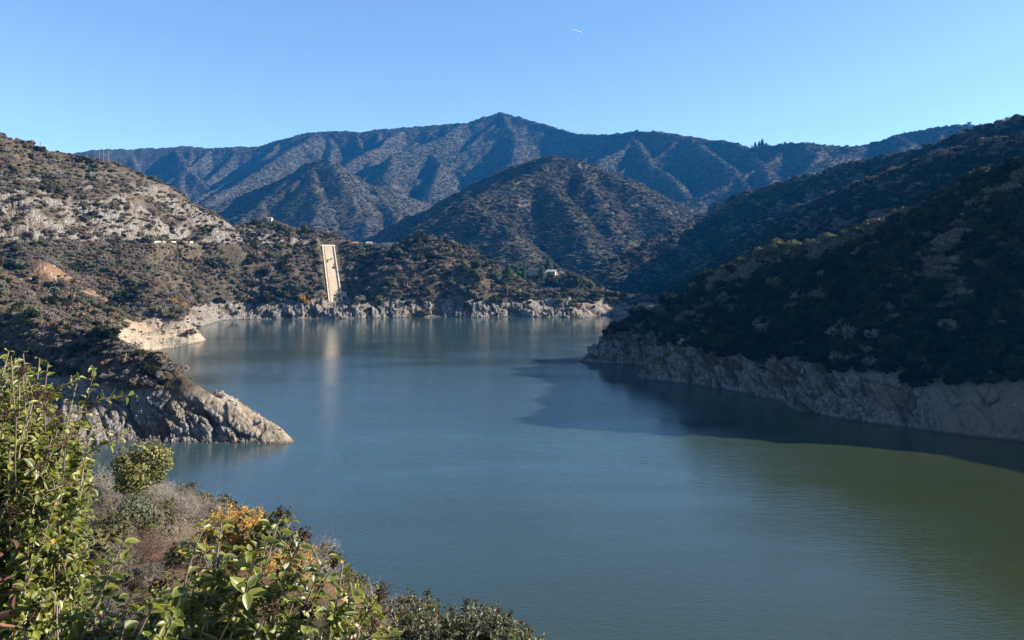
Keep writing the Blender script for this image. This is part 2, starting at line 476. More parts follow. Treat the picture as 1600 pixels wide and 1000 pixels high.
def ramp(nt, fac, stops):
    n = nt.nodes.new("ShaderNodeValToRGB")
    e = n.color_ramp.elements
    while len(e) < len(stops):
        e.new(.5)
    for el, (p, c) in zip(e, stops):
        el.position = p; el.color = (*c, 1) if len(c) == 3 else c
    nt.links.new(fac, n.inputs[0])
    return n.outputs[0]

def mix(nt, fac, a, b, mode='MIX'):
    n = nt.nodes.new("ShaderNodeMix"); n.data_type = 'RGBA'; n.blend_type = mode
    for sock, v in ((n.inputs[0], fac), (n.inputs[6], a), (n.inputs[7], b)):
        if isinstance(v, bpy.types.NodeSocket):
            nt.links.new(v, sock)
        elif isinstance(v, (int, float)):
            sock.default_value = v
        else:
            sock.default_value = (*v, 1)
    return n.outputs[2]

def noise(nt, vec, scale, detail=4, rough=.55):
    n = nd(nt, "ShaderNodeTexNoise", inp={'Scale': scale, 'Detail': detail, 'Roughness': rough})
    nt.links.new(vec, n.inputs['Vector'])
    return n.outputs[0]

# ------------------------------------------------------------------ the land mesh: columns of bearings, rows spaced by how steeply the land rises
tan_half = 0.70
cols = np.concatenate([np.linspace(-62, -36, 60)[:-1] * math.pi / 180, np.arctan(np.linspace(-math.tan(math.radians(36)), math.tan(math.radians(36)), 1300)),
                       np.linspace(36, 82, 110)[1:] * math.pi / 180]).astype(np.float32)
K = 3200
rk = np.exp(np.linspace(math.log(1.0), math.log(5000.0), K)).astype(np.float32)
SA, CA = np.sin(cols), np.cos(cols)
hk = base_h(SA[:, None] * rk[None], CA[:, None] * rk[None])
ek = (hk - EYE) / rk[None]
hmax = np.maximum.accumulate(ek, axis=1)
vis = ek >= hmax - .004
wgt = np.abs(np.diff(ek, axis=1)) * FOC * np.where(vis[:, 1:], 1.0, .22)
wgt[hk[:, 1:] < 0] = 0
# vegetation stands up along crests and rock faces carry detail: keep a floor of even log spacing
wgt += np.diff(np.log(rk))[None] * 95 * np.where(vis[:, 1:], 1.0, .6)
cum = np.concatenate([np.zeros((len(cols), 1), np.float32), np.cumsum(wgt, axis=1)], axis=1)
cum /= cum[:, -1:]
ROWS = 1350
tt = np.linspace(0, 1, ROWS)
lr = np.stack([np.interp(tt, cum[i], np.log(rk)) for i in range(len(cols))]).astype(np.float32)
ker = np.array([1, 2, 3, 2, 1.0]) / 9
pad = np.pad(lr, ((2, 2), (0, 0)), mode='edge')
lr = sum(k * pad[i:i + len(cols)] for i, k in enumerate(ker))
RR = np.exp(lr)
X = (SA[:, None] * RR).astype(np.float32); Y = (CA[:, None] * RR).astype(np.float32)
Z, SD = land_h(X.ravel(), Y.ravel())
Z = Z.reshape(X.shape); SD = SD.reshape(X.shape)

def ss_px(x0, x1, px):
    return sstep(x0, x1, px)

R_ = np.hypot(X, Y)
WPX = 800 + FOC * X / np.maximum(Y, 1)          # bearing of each point, only used to say which hill a point lies on
def blob(cx, cy, rad):
    return np.exp(-((X - cx) ** 2 + (Y - cy) ** 2) / (rad * rad))

n1 = fbm2(X / 30, Y / 30, 3, 60); n2 = fbm2(X / 7, Y / 7, 3, 63); n3 = fbm2(X / 90, Y / 90, 3, 66)
onshore = SD > 0
lakeside = (R_ < 900) & (SD < 120) & (R_ > 190)
# bare band the water left behind
band_top = 11.5 + 4 * n1 + 3 * n2
is_G = (X < -60) & (Y < 345) & (Y > 200)
is_R3 = (X > 30) & (Y < 500) & (Y > 150)
is_E = Y > 640
spit = (X < -150) & (Y > 470) & (Y < 640)
band_top = np.where(is_E & (X < 60), 15.5 + 5 * n1 + 4 * n2, band_top)
band_top = np.where(is_G, 12.5 + 2 * n1 + 2 * n2, band_top)
band_top = np.where(is_R3, 16 + 5 * n1 + 3 * n2, band_top)
band_top = np.where(spit, 15 + 4 * n1, band_top)
bare = np.where(lakeside, sstep(2.0, -2.0, Z - band_top), 0)
# sandy, smooth places: the top of the headland's nose, the spit, the right end of the far bank, the brown slip at the right
sand = np.zeros_like(X)
sand = np.maximum(sand, np.where(is_G, sstep(-6.5, -3.0, Y - (255.6 + (-69.4 - X) * .5) + 2 * n1) * sstep(-150, -130, X), 0))
sand = np.maximum(sand, np.where(spit, sstep(-.25, .1, n1 + .25), 0))
sand = np.maximum(sand, np.where(is_E & (X > 70), .55 * sstep(-.2, .15, n1 - .02), 0))
sand = np.maximum(sand, np.where(is_R3 & (X > 130), .35 * sstep(128, 150, X + 20 * n1), 0))
cliffs = np.where((R_ > 560) & (R_ < 900) & (X < -120) & (Z > 72), sstep(.0, .16, fbm2((X - .4 * Y) / 13, (Y + Z) / 40, 4, 70) + .15 * sstep(118, 80, Z) - .14 * sstep(105, 145, Z) + .09) * .95 * sstep(146, 112, Z + 12 * n1), 0)
rock = np.maximum(bare * (1 - .92 * sand) * np.where(is_R3, 1 - .8 * sstep(128, 150, X + 20 * n1) * sstep(-.35, .1, n2), 1), cliffs)
orange = np.maximum(blob(*P(95, 425, 548)[:2], 34) * sstep(-.25, .1, n2 + .15), .8 * blob(*P(205, 500, 545)[:2], 14) * sstep(0, .2, n2))
orange = np.maximum(orange, .7 * blob(*P(700, 420, 825)[:2], 22) * sstep(0, .2, n2))
orange = np.maximum(orange, .4 * sstep(-.1, .3, n1) * np.where(is_R3, sstep(128, 150, X + 20 * n1), 0) * bare)
pale = blob(*P(850, 422, 985)[:2], 30) * sstep(.0, .2, n2 + .25)
pale = np.maximum(pale, blob(*P(683, 376, 868)[:2], 9))
near_bank = np.exp(-((X + 5.8) ** 2 + (Y - 20) ** 2) / 34)
far_soil = np.where(R_ > 1200, sstep(.26, .50, fbm2(X / 45, (Y + 2 * Z) / 90, 4, 75)) * .5, 0)

# crags: push rock out and in along its face
rm = np.maximum(rock, .25 * bare * onshore) * (R_ > 150)
sel = np.nonzero((rm > .03) & (WPX > -60) & (WPX < 1700) & (SD > -1.5))
xs, ys, zs = X[sel], Y[sel], Z[sel]
gx = (base_h(xs + 3, ys) - base_h(xs - 3, ys)) / 6; gy = (base_h(xs, ys + 3) - base_h(xs, ys - 3)) / 6
gl = np.sqrt(gx * gx + gy * gy + .36)
nx_, ny_, nz_ = -gx / gl, -gy / gl, .6 / gl
big = np.clip(R_[sel] / 330, .75, 1.25)
tilt = zs * .55
cr = 3.4 * crag3((xs + tilt) / (7.5 * big), ys / (7.5 * big), zs / (9 * big), 80) + 1.5 * crag3((xs + tilt) / (2.9 * big), ys / (2.9 * big), zs / (3.4 * big), 90)
cr = cr + .75 * crag3((xs + tilt) / 1.25 / big, ys / 1.25 / big, zs / 1.5 / big, 95)
cr = cr * rm[sel] * np.sqrt(big) * np.clip((zs + 1.5) / 4, .25, 1) * np.clip(SD[sel] / 3 + .6, .2, 1)
cr = cr + rm[sel] * .35 * fbm2(xs / 1.4, (ys + zs) / 1.4, 3, 99, ridged=True)
cr = cr * np.where((xs < -60) & (ys < 345), .75, 1.0)
cr = cr * np.where((ys > 640) & (xs < -215), .6, 1.0)
CRAG = np.zeros_like(X); CRAG[sel] = cr
X2, Y2, Z2 = X.copy(), Y.copy(), Z.copy()
X2[sel] += nx_ * cr; Y2[sel] += ny_ * cr; Z2[sel] += nz_ * cr * .8

nc, nr = X.shape
idx = np.arange(nc * nr, dtype=np.int64).reshape(nc, nr)
quads = np.stack([idx[:-1, :-1], idx[1:, :-1], idx[1:, 1:], idx[:-1, 1:]], -1)
mask = np.stack([rock, np.maximum(sand * bare, .0), orange, pale], -1).astype(np.float32)
extra = np.stack([bare * np.where(is_R3, 1 - .65 * sstep(120, 150, X + 20 * n1), 1), far_soil, near_bank, np.clip(CRAG * .25 + .5, 0, 1)], -1).astype(np.float32)

# material of the land
def land_material():
    m, nt, b, out = new_mat("land")
    geo = nd(nt, "ShaderNodeNewGeometry"); pos = geo.outputs['Position']
    mk = nd(nt, "ShaderNodeAttribute", attribute_name="mask"); ex = nd(nt, "ShaderNodeAttribute", attribute_name="extra")
    sm = nd(nt, "ShaderNodeSeparateColor", inp={0: mk.outputs['Color']}); se = nd(nt, "ShaderNodeSeparateColor", inp={0: ex.outputs['Color']})
    soil = ramp(nt, noise(nt, pos, .35, 6, .65), [(.3, (.045, .035, .024)), (.5, (.11, .086, .059)), (.7, (.21, .168, .12))])
    brush = ramp(nt, noise(nt, pos, .13, 7, .7), [(.35, (.016, .015, .009)), (.52, (.042, .034, .023)), (.7, (.10, .078, .054))])
    base = mix(nt, .45, soil, brush)
    # far slopes: chaparral mottled at the size of bushes
    dist = nd(nt, "ShaderNodeVectorMath", operation='LENGTH', inp={0: pos})
    fd = nd(nt, "ShaderNodeMapRange", inp={0: dist.outputs['Value'], 1: 1000.0, 2: 1500.0})
    chap = ramp(nt, noise(nt, pos, .07, 8, .72), [(.33, (.014, .016, .009)), (.5, (.046, .041, .028)), (.66, (.085, .071, .052))])
    chap = mix(nt, se.outputs[1], chap, (.19, .145, .105))
    base = mix(nt, fd.outputs[0], base, chap)
    rockc = ramp(nt, noise(nt, pos, .55, 8, .7), [(.28, (.10, .088, .075)), (.46, (.24, .222, .195)), (.62, (.355, .338, .31)), (.8, (.46, .44, .41))])
    stain = ramp(nt, noise(nt, pos, .12, 4, .6), [(.3, (.70, .68, .66)), (.45, (1, 1, 1)), (.65, (.74, .62, .48))])
    rockc = mix(nt, .8, rockc, stain, 'MULTIPLY')
    # soil lies in the deep cracks between the blocks
    crev = nd(nt, "ShaderNodeMapRange", inp={0: ex.outputs['Alpha'], 1: .16, 2: .40, 3: 1.0, 4: 0.0})
    rockc = mix(nt, crev.outputs[0], rockc, (.16, .115, .075))
    dis = nd(nt, "ShaderNodeVectorMath", operation='SCALE', inp={0: nd(nt, "ShaderNodeTexNoise", inp={'Vector': pos, 'Scale': .5, 'Detail': 4.0}).outputs['Color'], 'Scale': 2.2})
    pd_ = nd(nt, "ShaderNodeVectorMath", operation='ADD', inp={0: pos, 1: dis.outputs[0]})
    vor = nd(nt, "ShaderNodeTexVoronoi", feature='DISTANCE_TO_EDGE', inp={'Vector': nd(nt, "ShaderNodeMapping", inp={'Vector': pd_.outputs[0], 'Rotation': (.5, .3, .2), 'Scale': (.55, .55, .28)}).outputs[0], 'Scale': 1.0})
    crack = nd(nt, "ShaderNodeMapRange", inp={0: vor.outputs['Distance'], 1: .0, 2: .075, 3: .85, 4: 0.0})
    rockc = mix(nt, crack.outputs[0], rockc, (.075, .058, .042))
    zs_ = nd(nt, "ShaderNodeMapping", inp={'Vector': pos, 'Scale': (.02, .02, 1.0)})      # level lines left by the falling lake
    line = ramp(nt, noise(nt, zs_.outputs[0], 1.1, 5, .7), [(.38, (.80, .77, .73)), (.52, (1, 1, 1)), (.66, (.88, .86, .83))])
    rockc = mix(nt, nd(nt, "ShaderNodeMath", operation='MULTIPLY', inp={0: se.outputs[0], 1: .8}).outputs[0], rockc, mix(nt, 1.0, rockc, line, 'MULTIPLY'))
    scree = ramp(nt, noise(nt, pos, 1.1, 8, .75), [(.3, (.10, .08, .062)), (.5, (.22, .185, .15)), (.68, (.40, .37, .33))])
    sand_c = ramp(nt, noise(nt, pos, .6, 8, .7), [(.3, (.17, .125, .085)), (.5, (.30, .235, .165)), (.72, (.43, .37, .30))])
    orange_c = ramp(nt, noise(nt, pos, .8, 6, .7), [(.3, (.16, .085, .045)), (.6, (.36, .20, .11))])
    c = mix(nt, se.outputs[0], base, scree)
    c = mix(nt, sm.outputs[0], c, rockc)
    c = mix(nt, sm.outputs[1], c, sand_c)
    c = mix(nt, sm.outputs[2], c, orange_c)
    c = mix(nt, se.outputs[2], c, orange_c)
    c = mix(nt, mk.outputs['Alpha'], c, (.46, .39, .28))
    pz = nd(nt, "ShaderNodeSeparateXYZ", inp={0: pos})        # rock and mud still wet at the waterline
    wz = nd(nt, "ShaderNodeMath", operation='MULTIPLY_ADD', inp={0: noise(nt, pos, .25, 3), 1: -1.1, 2: pz.outputs[2]})
    wet = nd(nt, "ShaderNodeMapRange", inp={0: wz.outputs[0], 1: -.15, 2: .25, 3: .62, 4: 0.0})
    c = mix(nt, wet.outputs[0], c, (.05, .042, .032))
    nt.links.new(c, b.inputs['Base Color'])
    b.inputs['Roughness'].default_value = .95
    b.inputs['Specular IOR Level'].default_value = .04
    bsum = nd(nt, "ShaderNodeMath", operation='ADD', inp={0: noise(nt, pos, .9, 8, .75), 1: noise(nt, pos, .11, 6, .7)})
    cb = nd(nt, "ShaderNodeMapRange", inp={0: vor.outputs['Distance'], 1: .0, 2: .22, 3: 0.0, 4: 1.0})
    cbm = nd(nt, "ShaderNodeMath", operation='MULTIPLY', inp={0: cb.outputs[0], 1: sm.outputs[0]})
    bsum = nd(nt, "ShaderNodeMath", operation='MULTIPLY_ADD', inp={0: cbm.outputs[0], 1: .8, 2: bsum.outputs[0]})
    bump = nd(nt, "ShaderNodeBump", inp={'Height': bsum.outputs[0], 'Strength': .8, 'Distance': 1.2})
    nt.links.new(bump.outputs[0], b.inputs['Normal'])
    return m
LAND_MAT = land_material()

def land_piece(name, j0, j1, kind='structure'):
    """rows j0..j1 of every column"""
    vv = np.stack([X2[:, j0:j1], Y2[:, j0:j1], Z2[:, j0:j1]], -1).reshape(-1, 3)
    n = j1 - j0
    ii = np.arange(nc * n, dtype=np.int64).reshape(nc, n)
    q = np.stack([ii[:-1, :-1], ii[1:, :-1], ii[1:, 1:], ii[:-1, 1:]], -1).reshape(-1, 4)
    o = mesh_obj(name, vv, q, LAND_MAT, None, True, {"mask": mask[:, j0:j1].reshape(-1, 4), "extra": extra[:, j0:j1].reshape(-1, 4)})
    return tag(o, kind=kind)
terrain = land_piece("terrain", 0, nr)

# ------------------------------------------------------------------ water
def water_material():
    m, nt, b, out = new_mat("lake_water")
    geo = nd(nt, "ShaderNodeNewGeometry"); pos = geo.outputs['Position']
    murk = ramp(nt, noise(nt, pos, .008, 3, .5), [(.35, (.023, .031, .011)), (.65, (.029, .036, .013))])
    mx_ = nd(nt, "ShaderNodeSeparateXYZ", inp={0: pos})       # olive towards the right and near side, blue green in the open lake
    silt = nd(nt, "ShaderNodeMath", operation='MULTIPLY_ADD', inp={0: mx_.outputs[0], 1: 1.0, 2: 0.0})
    s2 = nd(nt, "ShaderNodeMath", operation='MULTIPLY_ADD', inp={0: mx_.outputs[1], 1: -.45, 2: silt.outputs[0]})
    s3 = nd(nt, "ShaderNodeMath", operation='MULTIPLY_ADD', inp={0: noise(nt, pos, .02, 3), 1: 60.0, 2: s2.outputs[0]})
    s4 = nd(nt, "ShaderNodeMapRange", inp={0: s3.outputs[0], 1: -170.0, 2: 90.0, 3: 1.0, 4: 0.0}, interpolation_type='SMOOTHSTEP')
    murk = mix(nt, s4.outputs[0], murk, (.029, .052, .055))
    nt.links.new(murk, b.inputs['Base Color'])
    b.inputs['Roughness'].default_value = .06
    b.inputs['IOR'].default_value = 1.45
    mp = nd(nt, "ShaderNodeMapping", inp={'Vector': pos, 'Rotation': (0, 0, .12), 'Scale': (.45, 1.0, 1.0)})
    w1 = noise(nt, mp.outputs[0], 1.6, 3, .6); w2 = noise(nt, mp.outputs[0], .45, 3, .55)
    hs = nd(nt, "ShaderNodeMath", operation='MULTIPLY_ADD', inp={0: w2, 1: 1.1, 2: w1})
    lane = nd(nt, "ShaderNodeMapping", inp={'Vector': pos, 'Rotation': (0, 0, .35), 'Scale': (.35, 1.0, 1.0)})
    gust = nd(nt, "ShaderNodeMapRange", inp={0: noise(nt, lane.outputs[0], .022, 4, .6), 1: .36, 2: .66, 3: .35, 4: 1.0})
    sp = nd(nt, "ShaderNodeSeparateXYZ", inp={0: pos})
    calm = nd(nt, "ShaderNodeMapRange", inp={0: sp.outputs[1], 1: 330.0, 2: 720.0, 3: 1.0, 4: .45})
    st = nd(nt, "ShaderNodeMath", operation='MULTIPLY', inp={0: gust.outputs[0], 1: calm.outputs[0]})
    st2 = nd(nt, "ShaderNodeMath", operation='MULTIPLY', inp={0: st.outputs[0], 1: .46})
    bump = nd(nt, "ShaderNodeBump", inp={'Height': hs.outputs[0], 'Strength': st2.outputs[0], 'Distance': .22})
    nt.links.new(bump.outputs[0], b.inputs['Normal'])
    return m
wx, wy = np.meshgrid(np.linspace(-420, 700, 57), np.linspace(30, 880, 43))
wi = np.arange(57 * 43).reshape(43, 57)
wq = np.stack([wi[:-1, :-1], wi[:-1, 1:], wi[1:, 1:], wi[1:, :-1]], -1).reshape(-1, 4)
tag(mesh_obj("lake_water", np.stack([wx, wy, np.zeros_like(wx)], -1).reshape(-1, 3), wq, water_material()), kind='structure')

# ------------------------------------------------------------------ shrubs and trees
def leaf_quads(mb, centers, normals, size, r, tone, aspect=1.0, squash=None):
    """one small leafy card per centre, facing roughly its normal"""
    n = len(centers)
    a = r.normal(size=(n, 3)); nrm = normals + 1e-6
    nrm = nrm / np.linalg.norm(nrm, axis=1, keepdims=True)
    u = a - nrm * (a * nrm).sum(1, keepdims=True); u /= np.linalg.norm(u, axis=1, keepdims=True) + 1e-9
    w = np.cross(nrm, u)
    s = np.asarray(size).reshape(-1, 1) * np.ones((n, 1))
    u = u * s; w = w * s * aspect
    k = .55
    q = np.stack([centers - u, centers - w * k + u * .15, centers + u, centers + w], 1) + nrm[:, None] * (s[:, None] * r.uniform(-.25, .25, (n, 4, 1)))
    f = np.arange(n * 4).reshape(n, 4)
    mb.add(q.reshape(-1, 3), f, np.repeat(tone, 4))

def blob_mesh(mb, c, rad, r, tone, zs=.8):
    lat, lon = 5, 8
    th = np.linspace(.001, math.pi - .001, lat + 1); ph = np.arange(lon) * 2 * math.pi / lon
    T, F = np.meshgrid(th, ph, indexing='ij')
    k = rad * r.uniform(.8, 1.1, T.shape)
    v = np.stack([np.sin(T) * np.cos(F) * k, np.sin(T) * np.sin(F) * k, np.cos(T) * k * zs], -1) + np.array(c)
    i = np.arange(lat)[:, None] * lon; j = np.arange(lon)[None]; jn = (j + 1) % lon
    mb.add(v.reshape(-1, 3), np.stack([i + j, i + lon + j, i + lon + jn, i + jn], -1).reshape(-1, 4), tone)

def foliage(seed, lobes, per, leaf, height=1.15, spread=1.0, core=True, sparse=0.0, top=False):
    """crown of a shrub of radius 1: lobes of leaf cards with gaps between them"""
    r = np.random.default_rng(seed)
    mb = MB()
    for i in range(lobes):
        a = r.uniform(0, 6.283); d = math.sqrt(r.uniform(0, 1)) * .68 * spread
        lr = r.uniform(.26, .46) * (1.1 - .3 * d)
        c = np.array([math.cos(a) * d, math.sin(a) * d, height * (.30 + (.52 - .3 * d) * r.uniform(.35, 1.25))])
        tl = r.uniform(0, 1)
        dirs = r.normal(size=(per, 3)); dirs[:, 2] += .35
        dirs /= np.linalg.norm(dirs, axis=1, keepdims=True)
        cen = c + dirs * lr * r.uniform(.72, 1.12, (per, 1)) * np.array([1, 1, .85])
        keep = cen[:, 2] > .02
        cen, dirs = cen[keep], dirs[keep]
        leaf_quads(mb, cen, dirs + .55 * r.normal(size=dirs.shape), leaf * r.uniform(.65, 1.35, len(cen)), r, np.clip(tl * .6 + .4 * r.uniform(0, 1, len(cen)), 0, 1))
        if core:
            blob_mesh(mb, c, lr * .78, r, tl * .5)
    if core:
        blob_mesh(mb, (0, 0, height * .3), .55, r, .2, .6)
    return mb

def twigs(seed, stems, reach=1.0, height=1.1, rad=.018, forks=4, leaves=0, leaf=.04):
    """bare branching stems of a dry shrub of radius 1"""
    r = np.random.default_rng(seed)
    mb = MB()
    ends = []
    def grow(p, d, L, rr, depth):
        n = 4
        pts = [p]
        for k in range(n):
            d = d + r.normal(size=3) * .22 + np.array([0, 0, .05]); d /= np.linalg.norm(d)
            pts.append(pts[-1] + d * L / n)
        mb.tube(pts, np.linspace(rr, rr * .6, n + 1), 3, r.uniform(0, 1))
        ends.extend(pts[1:])
        if depth > 0:
            for k in range(r.integers(2, 4)):
                q = pts[r.integers(2, n + 1)]
                grow(q, d + r.normal(size=3) * .65, L * r.uniform(.5, .8), rr * .6, depth - 1)
    for i in range(stems):
        a = r.uniform(0, 6.283); t = r.uniform(.15, 1.0)
        d = np.array([math.cos(a) * t * reach, math.sin(a) * t * reach, height * r.uniform(.6, 1.0)])
        d /= np.linalg.norm(d)
        grow(np.array([math.cos(a) * .06, math.sin(a) * .06, 0.0]), d, .55, rad, forks - 1)
    lm = None
    if leaves:
        lm = MB()
        E = np.array(ends); pick = E[r.integers(0, len(E), leaves)] + r.normal(size=(leaves, 3)) * .03
        leaf_quads(lm, pick, r.normal(size=(leaves, 3)) + np.array([0, 0, .5]), leaf * r.uniform(.6, 1.4, leaves), r, r.uniform(0, 1, leaves))
    return mb, lm

def foliage_mat(name, stops, per_object=.6, rough=.75, sheen=0.0, trans=0.0):
    m, nt, b, out = new_mat(name)
    oi = nd(nt, "ShaderNodeObjectInfo"); at = nd(nt, "ShaderNodeAttribute", attribute_name="tone")
    f = nd(nt, "ShaderNodeMath", operation='MULTIPLY_ADD', inp={0: oi.outputs['Random'], 1: per_object, 2: 0.0})
    f2 = nd(nt, "ShaderNodeMath", operation='MULTIPLY_ADD', inp={0: at.outputs['Fac'], 1: 1 - per_object, 2: f.outputs[0]})
    c = ramp(nt, f2.outputs[0], stops)
    nt.links.new(c, b.inputs['Base Color'])
    b.inputs['Roughness'].default_value = rough
    b.inputs['Specular IOR Level'].default_value = .05
    if trans:
        tr = nd(nt, "ShaderNodeBsdfTranslucent", inp={'Color': c})
        mx = nd(nt, "ShaderNodeMixShader", inp={0: trans})
        nt.links.new(b.outputs[0], mx.inputs[1]); nt.links.new(tr.outputs[0], mx.inputs[2]); nt.links.new(mx.outputs[0], out.inputs[0])
    return m

F_GREEN = foliage_mat("scrub_oak_leaves", [(0, (.008, .010, .005)), (.4, (.018, .021, .009)), (.75, (.036, .039, .015)), (1, (.065, .067, .026))], trans=.2)  # kept extra dark, carrying the right hills' shade in its colour
F_OLIVE = foliage_mat("sage_leaves", [(0, (.060, .057, .031)), (.5, (.118, .112, .064)), (1, (.19, .18, .112))], trans=.2)  # olive, rust and grey lightened to brighten the sunlit slopes
F_RUST = foliage_mat("buckwheat_leaves", [(0, (.052, .036, .023)), (.5, (.108, .079, .053)), (1, (.17, .13, .09))])
F_GREY = foliage_mat("bare_twigs", [(0, (.082, .069, .056)), (.5, (.155, .132, .110)), (1, (.24, .208, .178))])
F_GOLD = foliage_mat("autumn_leaves", [(0, (.30, .15, .03)), (.5, (.56, .31, .06)), (1, (.68, .43, .12))], .2, trans=.35)
F_OAK = foliage_mat("oak_leaves", [(0, (.035, .038, .014)), (.5, (.085, .088, .036)), (1, (.16, .158, .075))], trans=.3)
F_PINE = foliage_mat("conifer_needles", [(0, (.016, .030, .010)), (.5, (.04, .07, .022)), (1, (.09, .135, .045))])
F_PINEB = foliage_mat("pine_needles", [(0, (.035, .030, .016)), (.5, (.075, .066, .034)), (1, (.12, .105, .06))])
BARK = foliage_mat("bark", [(0, (.05, .038, .03)), (1, (.13, .10, .08))], .4)

PROTO = []     # (kind, mesh object) at radius 1
def proto(kind, mb, mat):
    o = mb.build(kind, mat, None, smooth=False, link=False)
    PROTO.append((kind, o)); return o
for s in range(3):
    proto("green_shrub", foliage(200 + s, 13, 46, .115), F_GREEN)
for s in range(2):
    proto("olive_shrub", foliage(210 + s, 11, 44, .10, .95), F_OLIVE)
for s in range(2):
    proto("brown_shrub", foliage(220 + s, 10, 42, .10, .85), F_RUST)
for s in range(2):
    proto("grey_shrub", foliage(230 + s, 12, 40, .075, 1.0, core=False), F_GREY)
KIND = np.array([0, 0, 0, 1, 1, 2, 2, 3, 3])

# where they grow: cells of the land, visible ones, by zone
dth = np.gradient(cols)[:, None]; drr = np.gradient(RR, axis=1)
area = R_ * np.abs(dth) * np.abs(drr)
E2 = (Z2 - EYE) / R_
HM = np.maximum.accumulate(E2, axis=1)
HMb = np.concatenate([np.full((nc, 6), -9, np.float32), HM[:, :-6]], axis=1)
seen = ((Z2 + 2.5 - EYE) / R_ > HMb - .006) & (WPX > -250) & (WPX < 1850) & (Y > 0)
dry = (SD > 1.0) & (Z > .8)
ru, rv, _z = ramp_coords(X, Y)
on_ramp = (np.abs(ru - 1.5) < 10.5) & (rv > -4) & (rv < RAMP_LEN + 3)
zone = np.full(X.shape, -1, np.int8)
zone[(R_ > 190) & (R_ < 900) & (X < -40) & (Y < 345)] = 0                       # headland
zone[(X < -120) & (Y >= 345) & (Y < 900) & (WPX < 372)] = 1                     # left hill
zone[(Y > 640) & (Y < 1040) & (WPX >= 372) & (X < 190)] = 2                     # far bank
zone[(R_ > 190) & (R_ < 560) & (X > 30)] = 3                                     # right hill
zone[(R_ >= 520) & (R_ < 1330) & (zone < 0) & (X > 60)] = 4
zone[(R_ >= 840) & (R_ < 1330) & (zone < 0)] = 4                                # shaded ridges
zone[(R_ >= 1330) & (R_ < 2250)] = 5                                            # middle hill
patch = fbm2(X / 17, Y / 17, 3, 120); patch2 = fbm2(X / 60, Y / 60, 2, 124)
zone[(R_ >= 2250) & (R_ < 4500)] = 6                                            # far range
lam = np.zeros_like(X)
lam = np.where(zone == 0, .30 * sstep(-.6, -.1, patch) * sstep(11.5, 14.5, Z - 1.5 * n1) * sstep(-113, -124, X), lam)
lam = np.where(zone == 1, .28 * sstep(-.55, .10, patch + .35 * patch2), lam)
lam = np.where(zone == 2, .30 * sstep(-.6, .05, patch + .35 * patch2), lam)
lam = np.where(zone == 3, .75 * sstep(-1.3, -.6, patch + .3 * patch2) * sstep(6, 10, Z), lam)
lam = np.where(zone == 4, .15, lam)
lam = np.where(zone == 5, .085, lam)
lam = np.where(zone == 6, .028, lam)
d_ = 14.0
concave = np.where(R_ > 400, (base_h(X + d_, Y) + base_h(X - d_, Y) + base_h(X, Y + d_) + base_h(X, Y - d_)) / 4 - base_h(X, Y), 0)
lam = lam * np.where((zone == 3) | (zone == 0), 1, np.clip(1 + concave * .38, .65, 2.0))
lam = lam * (1 - np.where(is_R3, .998, .97) * bare) * (1 - .74 * cliffs) * (1 - .97 * np.clip(orange * 1.6, 0, 1)) * (1 - .97 * pale) * (1 - .8 * np.where(zone == 5, far_soil, 0))
lam = np.where(dry & seen & ~on_ramp, lam, 0)
cnt = rng.poisson(np.minimum(lam * area, 50))
ci, cj = np.nonzero(cnt)
rep = cnt[ci, cj]; ci = np.repeat(ci, rep); cj = np.repeat(cj, rep)
fi = np.clip(ci + rng.uniform(-.5, .5, len(ci)), 0, nc - 1.01); fj = np.clip(cj + rng.uniform(-.5, .5, len(cj)), 0, nr - 1.01)
i0 = fi.astype(int); j0 = fj.astype(int); a_ = fi - i0; b_ = fj - j0
def bil(A):
    return (A[i0, j0] * (1 - a_) + A[i0 + 1, j0] * a_) * (1 - b_) + (A[i0, j0 + 1] * (1 - a_) + A[i0 + 1, j0 + 1] * a_) * b_
sx, sy, sz = bil(X2), bil(Y2), bil(Z2)
szone = zone[ci, cj]
srad = np.exp(rng.normal(0, .47, len(sx)))
srad *= np.choose(szone, [1.25, 1.5, 1.8, 1.75, 2.1, 2.9, 3.6])
# small bushes between the big ones
srad = np.clip(srad, .35, 6.5)
sru, srv, _q = ramp_coords(sx, sy)
srad = np.where((np.abs(sru - 2) < 15) & (srv > -5) & (srv < RAMP_LEN + 5), np.minimum(srad, .9), srad)
kn = fbm2(sx / 25, sy / 25, 2, 130) + rng.normal(0, .28, len(sx)) + np.where((szone == 3) | (szone == 4), .55 * np.clip(-concave[ci, cj] * .8 - .25, 0, 1), 0)  # painted rim light: paler kinds along the right hills' crests
mixs = {0: (.25, .30, .62), 1: (.18, .42, .72), 2: (.30, .52, .78), 3: (.84, .90, .96), 4: (.80, .88, .95), 5: (.28, .50, .74), 6: (.26, .48, .74)}  # shaded hills get dark shrubs, sunlit slopes pale ones: light put into colour
q = np.clip(.5 + kn * .75, 0, .999)
skind = np.zeros(len(sx), int)
for z, (t0, t1, t2) in mixs.items():
    m_ = szone == z
    skind[m_] = np.digitize(q[m_], [t0, t1, t2])
first = np.array([0, 3, 5, 7]); num = np.array([3, 2, 2, 2])
sproto = first[skind] + (rng.integers(0, 1000, len(sx)) % num[skind])
srot = rng.uniform(0, 6.283, len(sx))
sscale = np.stack([srad * rng.uniform(.85, 1.2, len(sx)), srad * rng.uniform(.85, 1.2, len(sx)), srad * rng.uniform(.75, 1.15, len(sx)) * np.choose(szone, [1, 1, 1, 1, .85, .62, .55])], -1)
sz = sz - .12 * srad
print("shrubs", len(sx), [int((szone == k).sum()) for k in range(7)])

# the largest in the picture stand as objects of their own
dist = np.sqrt(sx ** 2 + sy ** 2)
spx = 800 + FOC * sx / sy; spy = 400 - FOC * (sz + srad * .6 - EYE) / sy
inframe = (spx > 4) & (spx < 1596) & (szone < 4)
